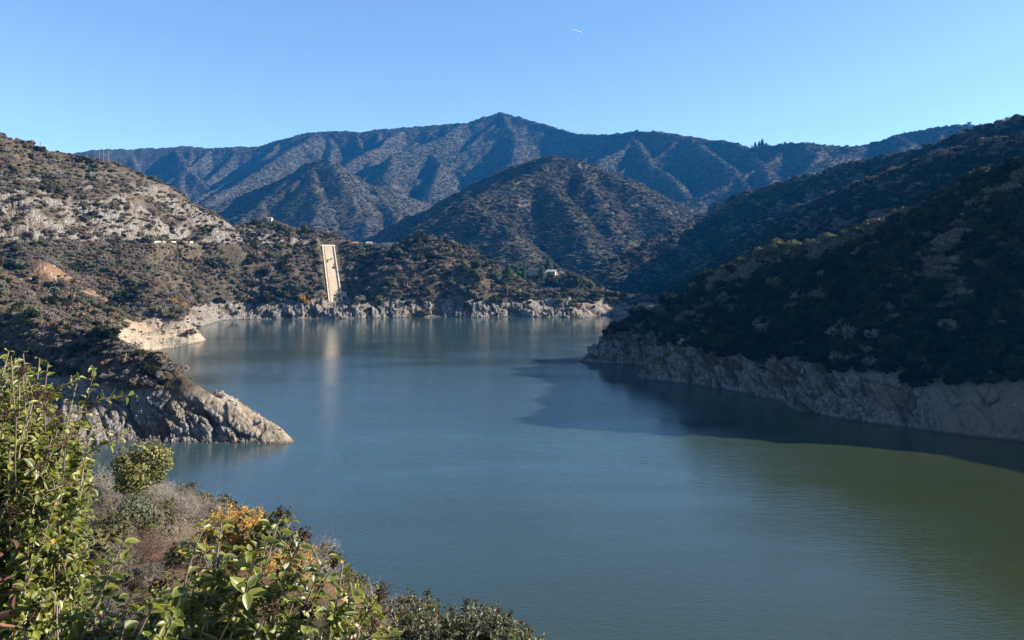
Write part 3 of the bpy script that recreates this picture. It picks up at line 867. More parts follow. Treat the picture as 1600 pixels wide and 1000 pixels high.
# hidden behind the hill in front of them
ecol = np.clip(np.searchsorted(cols, np.arctan2(sx, sy)), 0, nc - 1)
inframe &= ((sz + srad * .7 - EYE) / dist) > HMb[ecol, cj] - .0005
lead = np.where(inframe, srad / dist, -1)
order = np.argsort(-lead)[:300]
order = order[lead[order] > 0]
solo = np.zeros(len(sx), bool); solo[order] = True

ZONE = ["the headland", "the slope of the rocky left hill", "the far bank", "the shaded right hill"]
KNAME = [("green_shrub", "dark green", "leafy"), ("olive_shrub", "olive green", "sage"), ("brown_shrub", "rusty brown", "dry"), ("grey_shrub", "pale grey", "leafless")]
ORD = ["leftmost", "second", "third", "fourth", "fifth", "sixth", "seventh", "eighth", "ninth", "tenth", "eleventh", "twelfth", "thirteenth", "fourteenth",
       "fifteenth", "sixteenth", "seventeenth", "eighteenth", "nineteenth", "twentieth"]
def where_words(i):
    z = szone[i]; x, y, zz = sx[i], sy[i], sz[i]; px, py = spx[i], spy[i]
    if z == 0:
        return "crest of the rocky headland" if px > 150 else "dark slope behind the headland"
    if z == 1:
        if zz > 105: return "upper slope above the pale left cliffs"
        if zz > 74: return "pale cliffs above the left road"
        if px < 120: return "slope under the road beside the orange cut"
        return "slope between the road and the sandy spit"
    if z == 2:
        side = "left of" if px < 508 else "right of"
        if px > 740: return "low bank near the conifers"
        return "%s bank %s the concrete ramp" % ("upper" if zz > 45 else "lower", side)
    if zz < 22: return "right hill just over its grey rocks"
    if px < 1100: return "shaded nose of the right hill"
    if py < 400 + (px - 1200) * -.35 + 40: return "sunlit edge of the right hill crest"
    return "%s shaded right hill" % ("upper" if zz > 55 else "middle")
buckets = {}
for i in order:
    w_ = "wide" if srad[i] > 2.6 else ("round" if srad[i] > 1.7 else "low")
    buckets.setdefault((szone[i], skind[i], w_, where_words(i)), []).append(i)
solo_objs = {}
for (z, k, w_, where), mem in buckets.items():
    mem.sort(key=lambda i: spx[i])
    for n_, i in enumerate(mem):
        src = PROTO[sproto[i]][1]
        o = src.copy()
        o.name = KNAME[k][0]
        o.location = (sx[i], sy[i], sz[i]); o.rotation_euler = (0, 0, srot[i]); o.scale = sscale[i]
        COL.objects.link(o)
        base_l = "%s %s %s shrub, %s" % (w_, KNAME[k][1], KNAME[k][2], where)
        if len(mem) > 1:
            lab = "%s%s %s %s %s shrub, %s" % (ORD[min(n_, 19)], "" if n_ == 0 else " from left", w_, KNAME[k][1], KNAME[k][2], where)
        else:
            lab = base_l
        tag(o, lab, "shrub", "shrubs on " + ZONE[z])

def scatter_object(name, x, y, z, rot, scale, pick, protos, label=None, cat=None):
    """one object holding uncountable brush: points that carry a plant each"""
    me = bpy.data.meshes.new(name)
    me.vertices.add(len(x)); me.vertices.foreach_set("co", np.stack([x, y, z], -1).astype(np.float32).ravel())
    at = me.attributes.new("pick", 'INT', 'POINT'); at.data.foreach_set("value", pick.astype(np.int32))
    at = me.attributes.new("turn", 'FLOAT_VECTOR', 'POINT'); at.data.foreach_set("vector", rot.astype(np.float32).ravel())
    at = me.attributes.new("size", 'FLOAT_VECTOR', 'POINT'); at.data.foreach_set("vector", scale.astype(np.float32).ravel())
    o = bpy.data.objects.new(name, me); COL.objects.link(o)
    pc = bpy.data.collections.new(name + "_plants")
    for i, p in enumerate(protos):
        c = p.copy(); c.name = "%s_%02d" % (name, i); pc.objects.link(c)
    ng = bpy.data.node_groups.new(name, 'GeometryNodeTree')
    ng.interface.new_socket("Geometry", in_out='INPUT', socket_type='NodeSocketGeometry')
    ng.interface.new_socket("Geometry", in_out='OUTPUT', socket_type='NodeSocketGeometry')
    gi = ng.nodes.new("NodeGroupInput"); go = ng.nodes.new("NodeGroupOutput")
    ip = ng.nodes.new("GeometryNodeInstanceOnPoints"); cinfo = ng.nodes.new("GeometryNodeCollectionInfo")
    cinfo.inputs['Collection'].default_value = pc
    cinfo.inputs['Separate Children'].default_value = True
    cinfo.inputs['Reset Children'].default_value = True
    def named(nm, t):
        n = ng.nodes.new("GeometryNodeInputNamedAttribute"); n.data_type = t; n.inputs[0].default_value = nm
        return [s for s in n.outputs if s.enabled and s.name == 'Attribute'][0]
    L = ng.links
    L.new(gi.outputs[0], ip.inputs['Points']); L.new(cinfo.outputs[0], ip.inputs['Instance'])
    ip.inputs['Pick Instance'].default_value = True
    L.new(named("pick", 'INT'), ip.inputs['Instance Index'])
    L.new(named("turn", 'FLOAT_VECTOR'), ip.inputs['Rotation'])
    L.new(named("size", 'FLOAT_VECTOR'), ip.inputs['Scale'])
    L.new(ip.outputs[0], go.inputs[0])
    md = o.modifiers.new(name, 'NODES'); md.node_group = ng
    return tag(o, label, cat, kind='stuff')

rest = ~solo
zr = np.zeros(rest.sum())
scatter_object("chaparral", sx[rest], sy[rest], sz[rest], np.stack([zr, zr, srot[rest]], -1), sscale[rest], sproto[rest], [p for _, p in PROTO],
               "dense dark chaparral brush covering the hillsides", "brush")

# ------------------------------------------------------------------ standing on the ground
def ground(x, y):
    return float(land_h(np.array([x]), np.array([y]))[0][0])

def place(px, py, d0=60.0, d1=1100.0):
    """the spot of the land seen at a place of the photograph: (x, y, z)"""
    d = np.exp(np.linspace(math.log(d0), math.log(d1), 1500))
    x = (px - 800.0) / FOC * d
    z = land_h(x, d)[0]
    p = 400.0 - FOC * (z - EYE) / d
    hit = np.nonzero(p <= py)[0]
    k = hit[0] if len(hit) else int(np.argmin(p))
    return float(x[k]), float(d[k]), float(z[k])

# ------------------------------------------------------------------ trees
def tree_meshes(kind, seed):
    r = np.random.default_rng(seed)
    t = MB()
    if kind == "oak":
        cr = foliage(seed, 24, 70, .075, 1.5, 1.0)
        t.tube([(0, 0, -.3), (.02, .01, .25), (.05, -.02, .6)], [.09, .075, .05], 7, .4)
        for k in range(5):
            a = k * 1.256 + .4
            t.tube([(.02, 0, .3), (.22 * math.cos(a), .22 * math.sin(a), .62), (.42 * math.cos(a), .42 * math.sin(a), .95)], [.05, .035, .02], 5, .5)
        return t.build("trunk", BARK, None, link=False), cr.build("crown", F_OAK, None, False, link=False)
    if kind == "bare":
        mb, lm = twigs(seed, 16, 1.0, 1.5, .02, 4, 300, .05)
        return mb.build("trunk", F_GREY, None, link=False), lm.build("crown", F_GREY, None, False, link=False)
    if kind == "conifer":      # radius 1, height 3.4
        cr = MB(); H = 3.6
        t.tube([(0, 0, -.3), (0, 0, H * .5), (0, 0, H * .96)], [.10, .06, .012], 6, .4)
        for k in range(26):
            z = H * (.10 + .88 * k / 26); R = (1 - k / 26) ** .8 * .95 + .06
            n = int(60 * R) + 14
            a = r.uniform(0, 6.283, n); d = R * np.sqrt(r.uniform(.1, 1, n)) * (1 + .25 * np.sin(a * 3 + k * 1.7))
            cen = np.stack([np.cos(a) * d, np.sin(a) * d, z - d * .28 + r.normal(0, .06, n)], 1)
            nrm = np.stack([np.cos(a), np.sin(a), np.full(n, .8)], 1) + .5 * r.normal(size=(n, 3))
            leaf_quads(cr, cen, nrm, .12 * r.uniform(.7, 1.3, n), r, np.clip(r.uniform(0, .6) + r.uniform(0, .4, n), 0, 1))
        return t.build("trunk", BARK, None, link=False), cr.build("crown", F_PINE, None, False, link=False)
    if kind == "pine":         # open crown on a bare trunk: radius 1, height 3
        cr = MB()
        t.tube([(0, 0, -.3), (.03, 0, 1.2), (.0, .03, 2.5)], [.09, .07, .03], 6, .6)
        for k in range(13):
            z = 1.15 + 1.75 * k / 13; a = r.uniform(0, 6.283); d = r.uniform(.15, .75) * (1.1 - .5 * abs(z - 1.9))
            c = np.array([math.cos(a) * d, math.sin(a) * d, z])
            t.tube([(0, 0, z - .25), c * np.array([.6, .6, 1]) - np.array([0, 0, .1]), c], [.03, .02, .012], 4, .5)
            lr = r.uniform(.26, .42)
            dirs = r.normal(size=(70, 3)); dirs /= np.linalg.norm(dirs, axis=1, keepdims=True)
            leaf_quads(cr, c + dirs * lr * r.uniform(.3, 1.1, (70, 1)) * np.array([1, 1, .7]), dirs + .6 * r.normal(size=(70, 3)), .10 * r.uniform(.7, 1.3, 70), r,
                       np.clip(r.uniform(0, .6) + r.uniform(0, .4, 70), 0, 1))
        return t.build("trunk", BARK, None, link=False), cr.build("crown", F_PINEB, None, False, link=False)
    if kind == "gold":
        mb, lm = twigs(seed, 14, .9, 1.4, .018, 4, 1500, .075)
        return mb.build("trunk", F_GREY, None, link=False), lm.build("crown", F_GOLD, None, False, link=False)

TREES = {k: [tree_meshes(k, 300 + 10 * i + s) for s in range(n)] for i, (k, n) in enumerate((("oak", 3), ("bare", 2), ("conifer", 2), ("pine", 2), ("gold", 2)))}
tree_no = 0
def tree(name, kind, loc, width, height, label, group=None, cat="tree"):
    """a trunk and a crown under one Empty at the foot"""
    global tree_no
    tree_no += 1
    trunk, crown = TREES[kind][tree_no % len(TREES[kind])]
    nat = {"oak": 1.5, "bare": 1.5, "conifer": 3.55, "pine": 2.95, "gold": 1.4}[kind]
    e = empty(name, loc, label, cat, group, random.uniform(0, 6.28))
    e.scale = (width / 2, width / 2, height / nat)
    for src in (trunk, crown):
        c = src.copy(); c.name = src.name.split(".")[0]; COL.objects.link(c); c.parent = e
    return e

def on_crest(px, d):
    x = (px - 800) / FOC * d
    return (x, d, ground(x, d) - .3)

G_OAK = "oaks along the crest of the shaded right hill"
for px, d, w, h, kind, lab in (
        (1213, 409, 15, 10.5, "oak", "largest pale green oak in the sunlit clump on the right hill crest"),
        (1190, 414, 10, 9, "oak", "oak at the left end of the big sunlit clump on the right crest"),
        (1241, 403, 11, 9, "oak", "dark oak leaning against the right side of the biggest oak"),
        (1262, 400, 7, 6, "oak", "small oak filling the gap between the two oak clumps"),
        (1297, 392, 9, 7, "oak", "rounded sunlit oak at the middle of the right hill crest"),
        (1321, 386, 8, 5, "oak", "low flat oak just above the middle of the right crest"),
        (1338, 383, 7, 4.5, "oak", "small dark oak below the tall feathery tree on the crest"),
        (1386, 378, 9, 8, "oak", "leafy oak standing alone high on the right crest"),
        (1161, 418, 10, 7, "oak", "grey green oak left of the sunlit clump on the crest"),
        (1130, 424, 8, 5, "oak", "low rounded oak on the falling part of the right crest"),
        (1105, 430, 8, 5, "oak", "lowest rounded oak on the falling right crest"),
        (1074, 434, 11, 6.5, "bare", "wide leafless grey tree on the low end of the right crest"),
        (1400, 380, 9, 8.5, "bare", "feathery leafless tree beside the lone oak high on the crest"),
        (1480, 366, 7, 4, "bare", "pale leafless tree near the top of the right crest")):
    tree("oak_tree" if kind == "oak" else "bare_tree", kind, on_crest(px, d), w, h, lab, G_OAK)
for px, py, w, h, kind, lab in (
        (1166, 486, 7, 5, "bare", "pale twiggy tree catching light inside the shaded slope"),
        (1130, 478, 8, 6, "oak", "dark green oak inside the shade below the low crest"),
        (1210, 455, 9, 7, "oak", "half lit oak under the sunlit clump on the shaded slope"),
        (1120, 500, 8, 6, "bare", "grey leafless tree above the rocks of the shaded nose")):
    tree("oak_tree" if kind == "oak" else "bare_tree", kind, place(px, py, 250, 520), w, h, lab, "trees inside the shaded right hill")
for px, h, w, lab in ((1175, 25, 12, "thin leftmost pine of the skyline row in the saddle"), (1180, 34, 21, "tall dark pine second in the skyline row"), (1186, 28, 18, "short pine in the middle of the skyline row"),
                      (1191, 36, 26, "broad tall pine fourth in the skyline row"), (1197, 32, 28, "rounded pine at the right end of the skyline row")):
    tree("pine_tree", "conifer", on_crest(px, 3120), w, h, lab, "pines on the skyline saddle")
for px, d, w, h, lab in ((1227, 2960, 16, 9, "small round tree on the skyline right of the pine row"), (1236, 2940, 22, 10, "wider round tree on the skyline right of the pine row"),
                         (1514, 2700, 16, 8, "lone round tree on the far hill's top at the right"), (1590, 862, 11, 6, "flat topped tree at the right edge on the dark ridge"),
                         (1323, 2860, 18, 7, "low tree on the skyline where the far ridge dips"), (995, 3500, 18, 8, "tiny tree on the skyline right of the far peak")):
    tree("oak_tree", "oak", on_crest(px, d), w, h, lab, "trees on the skyline")
for px, py, w, h, kind, lab, nm in (
        (655, 386, 13, 17, "pine", "tallest brown pine on the knoll right of the ramp", "pine_tree"), (668, 388, 12, 14, "pine", "olive pine in the middle of the knoll clump", "pine_tree"),
        (687, 394, 14, 15, "pine", "pine with a bare pale trunk right on the knoll", "pine_tree"), (662, 394, 15, 10, "bare", "grey leafless tree in front of the knoll pines", "bare_tree"),
        (727, 424, 13, 9, "oak", "pale green round tree right below the knoll", "oak_tree"), (746, 421, 15, 11, "oak", "larger green tree between knoll and conifers", "oak_tree"),
        (773, 436, 13, 9, "oak", "grey green tree at the left foot of the conifers", "oak_tree"), (477, 366, 10, 10, "oak", "round tree on the far bank crest left of the ramp", "oak_tree"),
        (902, 449, 14, 16, "oak", "brownish oak right of the pale cleared mound", "oak_tree"), (885, 450, 10, 11, "oak", "dark oak between mound and brownish oak", "oak_tree"),
        (924, 452, 11, 9, "oak", "bright green round tree at the right end of the bank", "oak_tree"), (940, 454, 9, 9, "oak", "dark green tree rightmost on the low bank", "oak_tree"),
        (866, 446, 12, 9, "oak", "low dark tree under the right side of the mound", "oak_tree"), (840, 450, 10, 8, "bare", "grey leafless tree under the cleared mound", "bare_tree")):
    tree(nm, kind, place(px, py, 790, 1000), w, h, lab, "trees on the far bank")
for px, py, w, h, lab in ((857, 421, 10, 18, "tallest green conifer behind the right end of the pale mound"), (847, 437, 13, 19, "broad conifer in front of the pale mound"),
                          (819, 439, 7, 25, "narrow dark conifer at the left side of the pale mound"), (836, 431, 5, 10, "smallest conifer standing on the pale mound"),
                          (808, 434, 12, 15, "bright green conifer beside the narrow one"), (794, 436, 15, 16, "wide green conifer leftmost of the grove")):
    tree("conifer_tree", "conifer", place(px, py, 800, 1000), w, h, lab, "conifers around the cleared mound")
for px, py, w, h, lab in ((472, 474, 10, 11, "golden yellow tree on the far bank left of the ramp foot"), (481, 477, 6, 6, "small orange bush beside the golden tree at the ramp"),
                          (270, 474, 7, 5, "orange bush at the corner of the left cove"), (287, 480, 8, 5, "yellowish bush above the sandy spit")):
    tree("golden_tree", "gold", place(px, py, 480, 900), w, h, lab, "autumn coloured trees by the lake")
tree("leaning_tree", "bare", (lambda p: (p[0], p[1], p[2] - .2))(place(951, 521, 380, 520)), 3.6, 5.0, "small dark tree alone on the tip of the right hill", None)

# ------------------------------------------------------------------ concrete, walls, roofs
def plain(name, c1, c2, scale=1.0, rough=.85, streak=None):
    m, nt, b, out = new_mat(name)
    tc = nd(nt, "ShaderNodeTexCoord"); v = tc.outputs['Object']
    if streak:
        v = nd(nt, "ShaderNodeMapping", inp={'Vector': v, 'Scale': streak}).outputs[0]
    c = ramp(nt, noise(nt, v, scale, 6, .65), [(.3, c1), (.7, c2)])
    nt.links.new(c, b.inputs['Base Color']); b.inputs['Roughness'].default_value = rough
    bump = nd(nt, "ShaderNodeBump", inp={'Height': noise(nt, v, scale * 6, 4), 'Strength': .2, 'Distance': .05})
    nt.links.new(bump.outputs[0], b.inputs['Normal'])
    return m
CONC = plain("stained_concrete", (.34, .26, .165), (.53, .43, .30), .16, streak=(1.0, .35, 1))
CONC_D = plain("kerb_concrete", (.40, .32, .22), (.60, .53, .43), .3)
JOINT = plain("rusty_rail", (.10, .06, .035), (.20, .12, .07), 1)
WHITE = plain("white_wall", (.40, .39, .37), (.52, .51, .49), .5)
TAN = plain("tan_wall", (.36, .27, .18), (.48, .38, .27), .5)
ROOF_R = plain("tile_roof", (.22, .10, .06), (.34, .17, .10), .8)
ROOF_G = plain("grey_roof", (.25, .25, .26), (.42, .42, .43), .8)
GLASS = plain("window_glass", (.02, .025, .03), (.04, .05, .06), 1, .1)
ASPH = plain("road_surface", (.20, .185, .165), (.32, .30, .27), .4)
WOODP = plain("pole_wood", (.12, .06, .035), (.24, .12, .07), 1)
STEEL = plain("grey_steel", (.18, .18, .18), (.32, .32, .33), 2, .5)

# boat ramp running down the far bank
slope = (RAMP_B[2] - RAMP_A[2]) / RAMP_LEN
full = math.sqrt(1 + slope * slope) * RAMP_LEN
rx = np.array([RAMP_DIR[1], -RAMP_DIR[0], 0]); ry = np.array([RAMP_DIR[0], RAMP_DIR[1], slope]) / math.sqrt(1 + slope * slope); rz = np.cross(rx, ry)
e = bpy.data.objects.new("boat_ramp", None); COL.objects.link(e)
e.matrix_world = Matrix([[rx[i], ry[i], rz[i], RAMP_A[i]] for i in range(3)] + [[0, 0, 0, 1]])
tag(e, "long straight tan concrete boat ramp dropping down the far bank", "boat ramp")
nseg = 12
for k in range(1):
    m = MB()
    for s in range(nseg):      # cast in bays with a narrow step at each joint
        L = full / nseg
        m.box((0, (s + .5) * L, -.6 + .02 * (s % 2)), (13.2, L - .12, 1.6))
    m.build("slab", CONC, e, False)
for s in (-1, 1):
    m = MB(); m.box((s * 6.2, full / 2, .55), (1.1, full, .75)); m.build("kerb", CONC_D, e, False)
    m = MB(); m.box((s * 4.6, full / 2, .36), (.35, full - 1, .28)); m.build("rail", JOINT, e, False)
m = MB(); m.box((0, full + 1.2, -.2), (15, 2.4, 1.6)); m.build("head_wall", CONC_D, e, False)

p = place(538, 463, 780, 900)
e = empty("winch_shed", (p[0], p[1], p[2] - .3), "small tan concrete shed beside the lower end of the ramp", "shed", None, .2)
m = MB(); m.box((0, 0, 2.2), (4.2, 4, 4.4)); m.build("wall", TAN, e, False)
m = MB(); m.box((-.6, 0, 4.6), (6.4, 5, .4)); m.build("roof", CONC, e, False)
m = MB(); m.box((.2, -2.03, 1.2), (1.1, .1, 2.2)); m.build("door", STEEL, e, False)

def house(name, loc, w, d, h, wall, roofm, label, group, pitched=True, rz=0.0, nwin=3):
    e = empty(name, loc, label, "house", group, rz)
    m = MB(); m.box((0, 0, h / 2 - .5), (w, d, h + 1)); m.build("wall", wall, e, False)
    m = MB()
    if pitched:
        a = np.array([(-w/2-.5, -d/2-.5, h), (w/2+.5, -d/2-.5, h), (w/2+.5, d/2+.5, h), (-w/2-.5, d/2+.5, h), (-w/2-.5, 0, h + d * .28), (w/2+.5, 0, h + d * .28)])
        m.add(a, [(0, 1, 5, 4), (2, 3, 4, 5), (0, 4, 4, 3), (1, 2, 2, 5), (3, 2, 1, 0)])
        v = np.concatenate(m.v); f = [(0, 1, 5, 4), (2, 3, 4, 5), (3, 2, 1, 0)]
        m = MB(); m.add(v, f)
        g = MB(); g.box((0, 0, h + d * .09), (w - .1, d * .45, d * .2)); g.build("gable", wall, e, False)
    else:
        m.box((0, 0, h + .65), (w + .8, d + .8, .3))
    m.build("roof", roofm, e, False)
    for k in range(nwin):
        x = (k + .5) / nwin * w - w / 2
        m = MB(); m.box((x, -d / 2 - .03, h * .55), (min(1.4, w / nwin * .5), .12, 1.1)); m.build("window", GLASS, e, False)
    return e
hl = "houses on the far bank crest"
p = on_crest(421, 878); house("house", (p[0], p[1], p[2] + .8), 6, 5, 3.2, WHITE, ROOF_R, "small white house with a red roof on the crest left of ramp", hl)
for px, dd, up, w, d, h, wm, rm_, pit, lab, nw in (
        (556, 888, .5, 6, 6, 3.6, TAN, ROOF_R, True, "tan house with a red roof just right of the ramp top", 2),
        (566, 886, .2, 8, 6, 3.4, WHITE, ROOF_G, False, "bright white cube house beside the tan one", 2),
        (577, 892, .8, 6, 5, 3.0, WHITE, ROOF_G, True, "little white house behind shrubs on the crest", 2),
        (609, 893, .8, 19, 6, 3.2, WHITE, ROOF_G, False, "long low white building on the crest", 6)):
    p = on_crest(px, dd); house("house", (p[0], p[1], p[2] + up), w, d, h, wm, rm_, lab, hl, pit, 0, nw)

p = place(834, 431, 900, 1000)
house("house", (p[0], p[1], p[2] + 1.0), 14, 8, 7.5, TAN, ROOF_G, "tan block of a building half hidden by the conifers", "houses among the conifers", False, 0, 3)
p = place(862, 430, 880, 1000)
house("house", (p[0], p[1], p[2] + 1.0), 10, 8, 3.6, TAN, ROOF_G, "small building with a pale grey roof right of the conifers", "houses among the conifers", True, -.25, 2)

def ribbon(name, pts, width, mat, lift=.35, kind='structure'):
    pts = np.array(pts, np.float32)
    t = np.gradient(pts, axis=0)[:, :2]; t /= np.linalg.norm(t, axis=1, keepdims=True)
    n = np.stack([t[:, 1], -t[:, 0]], 1)
    L = pts.copy(); R = pts.copy()
    L[:, :2] -= n * width / 2; R[:, :2] += n * width / 2
    L[:, 2] += lift; R[:, 2] += lift
    v = np.stack([L, R, L - np.array([0, 0, 2.5]), R - np.array([0, 0, 2.5])], 1).reshape(-1, 3)
    k = np.arange(len(pts) - 1) * 4
    f = np.concatenate([np.stack([k, k + 1, k + 5, k + 4], 1), np.stack([k + 1, k + 3, k + 7, k + 5], 1), np.stack([k + 2, k, k + 4, k + 6], 1)])
    return tag(mesh_obj(name, v, f, mat, None, False), kind=kind)

def along(pts, n=60, up=None):
    q = np.array([P(*p) for p in pts]); s = np.linspace(0, 1, n); t = np.linspace(0, 1, len(q))
    o = np.stack([np.interp(s, t, q[:, i]) for i in range(3)], 1)
    if up is not None:
        gz = np.maximum.reduce([land_h(o[:, 0] + dx, o[:, 1] + dy)[0] for dx in (-2, 0, 2) for dy in (-2, 0, 2)])
        ker = np.ones(7) / 7
        o[:, 2] = np.convolve(np.pad(gz, 3, mode='edge'), ker, 'valid') + up
    return o
def dense(line, n):
    t = np.linspace(0, 1, len(line)); q = np.linspace(0, 1, n)
    return np.stack([np.interp(q, t, line[:, k]) for k in range(3)], 1)
hill_road = dense(ROAD, 50)
ribbon("road", hill_road, 6.5, ASPH, .25)
wl = hill_road[10:49]
m = MB()
for a, b in zip(wl[:-1], wl[1:]):
    c = (a + b) / 2; t = (b - a); L = float(np.linalg.norm(t[:2])); yaw = math.atan2(t[1], t[0])
    m.box((c[0] + math.sin(yaw) * 3.6, c[1] - math.cos(yaw) * 3.6, c[2] - .6), (L + .02, .5, 3.4), np.array(Matrix.Rotation(yaw, 3, 'Z')))
tag(m.build("retaining_wall", CONC_D, None, False), "pale concrete retaining wall holding the road under the left cliffs", "wall")
bank_road = dense(BANK, 70)
ribbon("road", bank_road, 5.5, ASPH, .2)
er = empty("guardrail", tuple(bank_road[33]), "dark metal guardrail along the road on the far bank", "guardrail")
base = bank_road[33]
rl = [bank_road[i] - base + np.array([0, -3.0, 1.1]) for i in range(33, 50)]
m = MB(); m.tube(rl, .16, 4); m.build("rail", STEEL, er)
for q_ in rl[::2]:
    m = MB(); m.tube([q_ + np.array([0, 0, -1.6]), q_], .12, 5); m.build("post", STEEL, er)

# utility poles on the left ridge
def utility_pole(px, d, h, label, arm=True):
    x, y, z = on_crest(px, d)
    e = empty("utility_pole", (x, y, z - .5), label, "utility pole", "utility poles on the left ridge")
    m = MB(); m.tube([(0, 0, 0), (0, 0, h * .5), (0, 0, h)], [.34, .30, .24], 7); m.build("pole", WOODP, e)
    if arm:
        m = MB(); m.box((0, .25, h - 1.0), (2.8, .2, .24)); m.build("crossarm", WOODP, e, False)
        for s in (-1.2, 0, 1.2):
            m = MB(); m.tube([(s, .25, h - .88), (s, .25, h - .6)], [.10, .07], 6); m.build("insulator", STEEL, e)
utility_pole(155, 748, 12, "short dark utility pole leftmost of the three on the ridge")
utility_pole(161.5, 750, 14, "middle reddish pole of the three on the left ridge", False)
utility_pole(169, 752, 16, "tallest reddish wooden pole of the three on the ridge", False)
utility_pole(63, 719, 7.5, "thin lone pole on the higher left skyline", False)

# boulder on the right hill's rocky spur
def boulder(name, loc, r_, seed, label, group=None):
    bm = MB(); rr = np.random.default_rng(seed)
    th = np.linspace(.001, math.pi - .001, 13); ph = np.arange(18) * 2 * math.pi / 18
    T, F = np.meshgrid(th, ph, indexing='ij')
    d = np.stack([np.sin(T) * np.cos(F), np.sin(T) * np.sin(F), np.cos(T)], -1)
    k = np.full(T.shape, 1.0)
    for _ in range(12):
        n = rr.normal(size=3); n /= np.linalg.norm(n); c = rr.uniform(.72, .95)
        k = np.minimum(k, c / np.maximum(d @ n, 1e-3))
    v = d * np.minimum(k, 1.0)[..., None] * np.array(r_)
    i = np.arange(12)[:, None] * 18; j = np.arange(18)[None]; jn = (j + 1) % 18
    bm.add(v.reshape(-1, 3), np.stack([i + j, i + 18 + j, i + 18 + jn, i + jn], -1).reshape(-1, 4))
    o = bm.build(name, ROCK_B, None, False); o.location = loc
    return tag(o, label, "boulder", group)
ROCK_B = plain("pale_rock", (.17, .16, .14), (.34, .32, .295), 1.2)
p = place(1063, 536, 330, 460)
boulder("boulder", (p[0], p[1], p[2] + .9), (2.6, 2.2, 2.0), 4, "pale rounded boulder perched on top of the right rocky spur")

# loose stones on the bare shore
stones = []
for s in range(3):
    bm_ = boulder("stone", (0, 0, 0), (1, .85, .7), 20 + s, None); COL.objects.unlink(bm_); stones.append(bm_)
slam = np.where((bare > .5) & seen & (SD > .5) & (zone >= 0) & (zone < 4), np.where(sand > .5, .045, .03), 0)
slam = slam + np.where((orange > .4) & seen & (zone == 1), .06, 0)
cnt = rng.poisson(np.minimum(slam * area, 20)); gi_, gj_ = np.nonzero(cnt); rp = cnt[gi_, gj_]; gi_ = np.repeat(gi_, rp); gj_ = np.repeat(gj_, rp)
n_ = len(gi_); sr = np.clip(np.exp(rng.normal(-1.0, .55, n_)), .12, 1.6)
jx, jy = rng.normal(0, .3, n_), rng.normal(0, .3, n_)
scatter_object("scree", X2[gi_, gj_] + jx, Y2[gi_, gj_] + jy, Z2[gi_, gj_] + sr * .1, rng.uniform(0, 6.28, (n_, 3)), np.stack([sr, sr, sr * .8], -1), rng.integers(0, 3, n_), stones,
               "loose pale stones strewn over the bare shore", "stones")

# vapour trail high above the mountains
def contrail():
    m, nt, b, out = new_mat("ice_trail")
    tc = nd(nt, "ShaderNodeTexCoord")
    sx_ = nd(nt, "ShaderNodeSeparateXYZ", inp={0: tc.outputs['Object']})
    al = nd(nt, "ShaderNodeMapRange", inp={0: sx_.outputs[0], 1: -150.0, 2: 60.0, 3: 0.0, 4: .75})
    b.inputs['Base Color'].default_value = (.9, .9, .9, 1); b.inputs['Roughness'].default_value = 1
    nt.links.new(al.outputs[0], b.inputs['Alpha'])
    a = np.array(P(889, 44, 20000)); c = np.array(P(908.5, 51.5, 20000))
    u = (c - a); L = np.linalg.norm(u)
    mb = MB(); s = np.linspace(-.5, .5, 9)
    mb.tube(np.stack([s * L, 0 * s, 0 * s], 1), 11 + 6 * np.sin((s + .5) * 2.6), 8)
    o = mb.build("contrail", m); o.location = (a + c) / 2
    o.rotation_euler = Vector(u).to_track_quat('X', 'Z').to_euler()
    tag(o, "short white vapour trail high in the blue sky", "contrail")
contrail()

# air between here and the mountains
m = bpy.data.materials.new("air"); m.use_nodes = True
nt = m.node_tree; nt.nodes.clear(); out = nt.nodes.new("ShaderNodeOutputMaterial")
pv = nd(nt, "ShaderNodeVolumePrincipled", inp={'Color': (.03, .36, 1.0, 1), 'Density': 0.46e-4, 'Anisotropy': .1})
nt.links.new(pv.outputs[0], out.inputs['Volume'])
hz = MB(); hz.box((300, 2500, 444), (11400, 5500, 912)); o = hz.build("haze", m, None, False)
tag(o, kind='stuff')

# ------------------------------------------------------------------ plants close to the camera
def sumac_leaf_mat(name, dark, mid, light, rim):
    m, nt, b, out = new_mat(name)
    at = nd(nt, "ShaderNodeAttribute", attribute_name="tone"); ri = nd(nt, "ShaderNodeAttribute", attribute_name="rim")
    c = ramp(nt, at.outputs['Fac'], [(0, dark), (.5, mid), (.93, light), (1, (.30, .20, .04))])
    geo = nd(nt, "ShaderNodeNewGeometry")
    c = mix(nt, nd(nt, "ShaderNodeMath", operation='MULTIPLY', inp={0: ri.outputs['Fac'], 1: .75}).outputs[0], c, rim)
    under = mix(nt, .5, c, (.20, .23, .11))
    c2 = mix(nt, geo.outputs['Backfacing'], c, under)
    nt.links.new(c2, b.inputs['Base Color'])
    b.inputs['Roughness'].default_value = .42; b.inputs['Specular IOR Level'].default_value = .42
    tr = nd(nt, "ShaderNodeBsdfTranslucent"); nt.links.new(mix(nt, 1.0, c, (1.5, 1.7, .6), 'MULTIPLY'), tr.inputs['Color'])
    mx = nd(nt, "ShaderNodeMixShader", inp={0: .28})
    nt.links.new(b.outputs[0], mx.inputs[1]); nt.links.new(tr.outputs[0], mx.inputs[2]); nt.links.new(mx.outputs[0], out.inputs[0])
    return m
SUMAC = sumac_leaf_mat("sumac_leaf", (.020, .034, .008), (.088, .112, .018), (.215, .22, .048), (.28, .24, .05))
SUMAC_D = sumac_leaf_mat("dark_sumac_leaf", (.022, .032, .012), (.048, .062, .022), (.085, .10, .040), (.12, .08, .035))
STEM = foliage_mat("sumac_stem", [(0, (.09, .065, .05)), (.6, (.20, .155, .125)), (1, (.30, .25, .21))], .1)
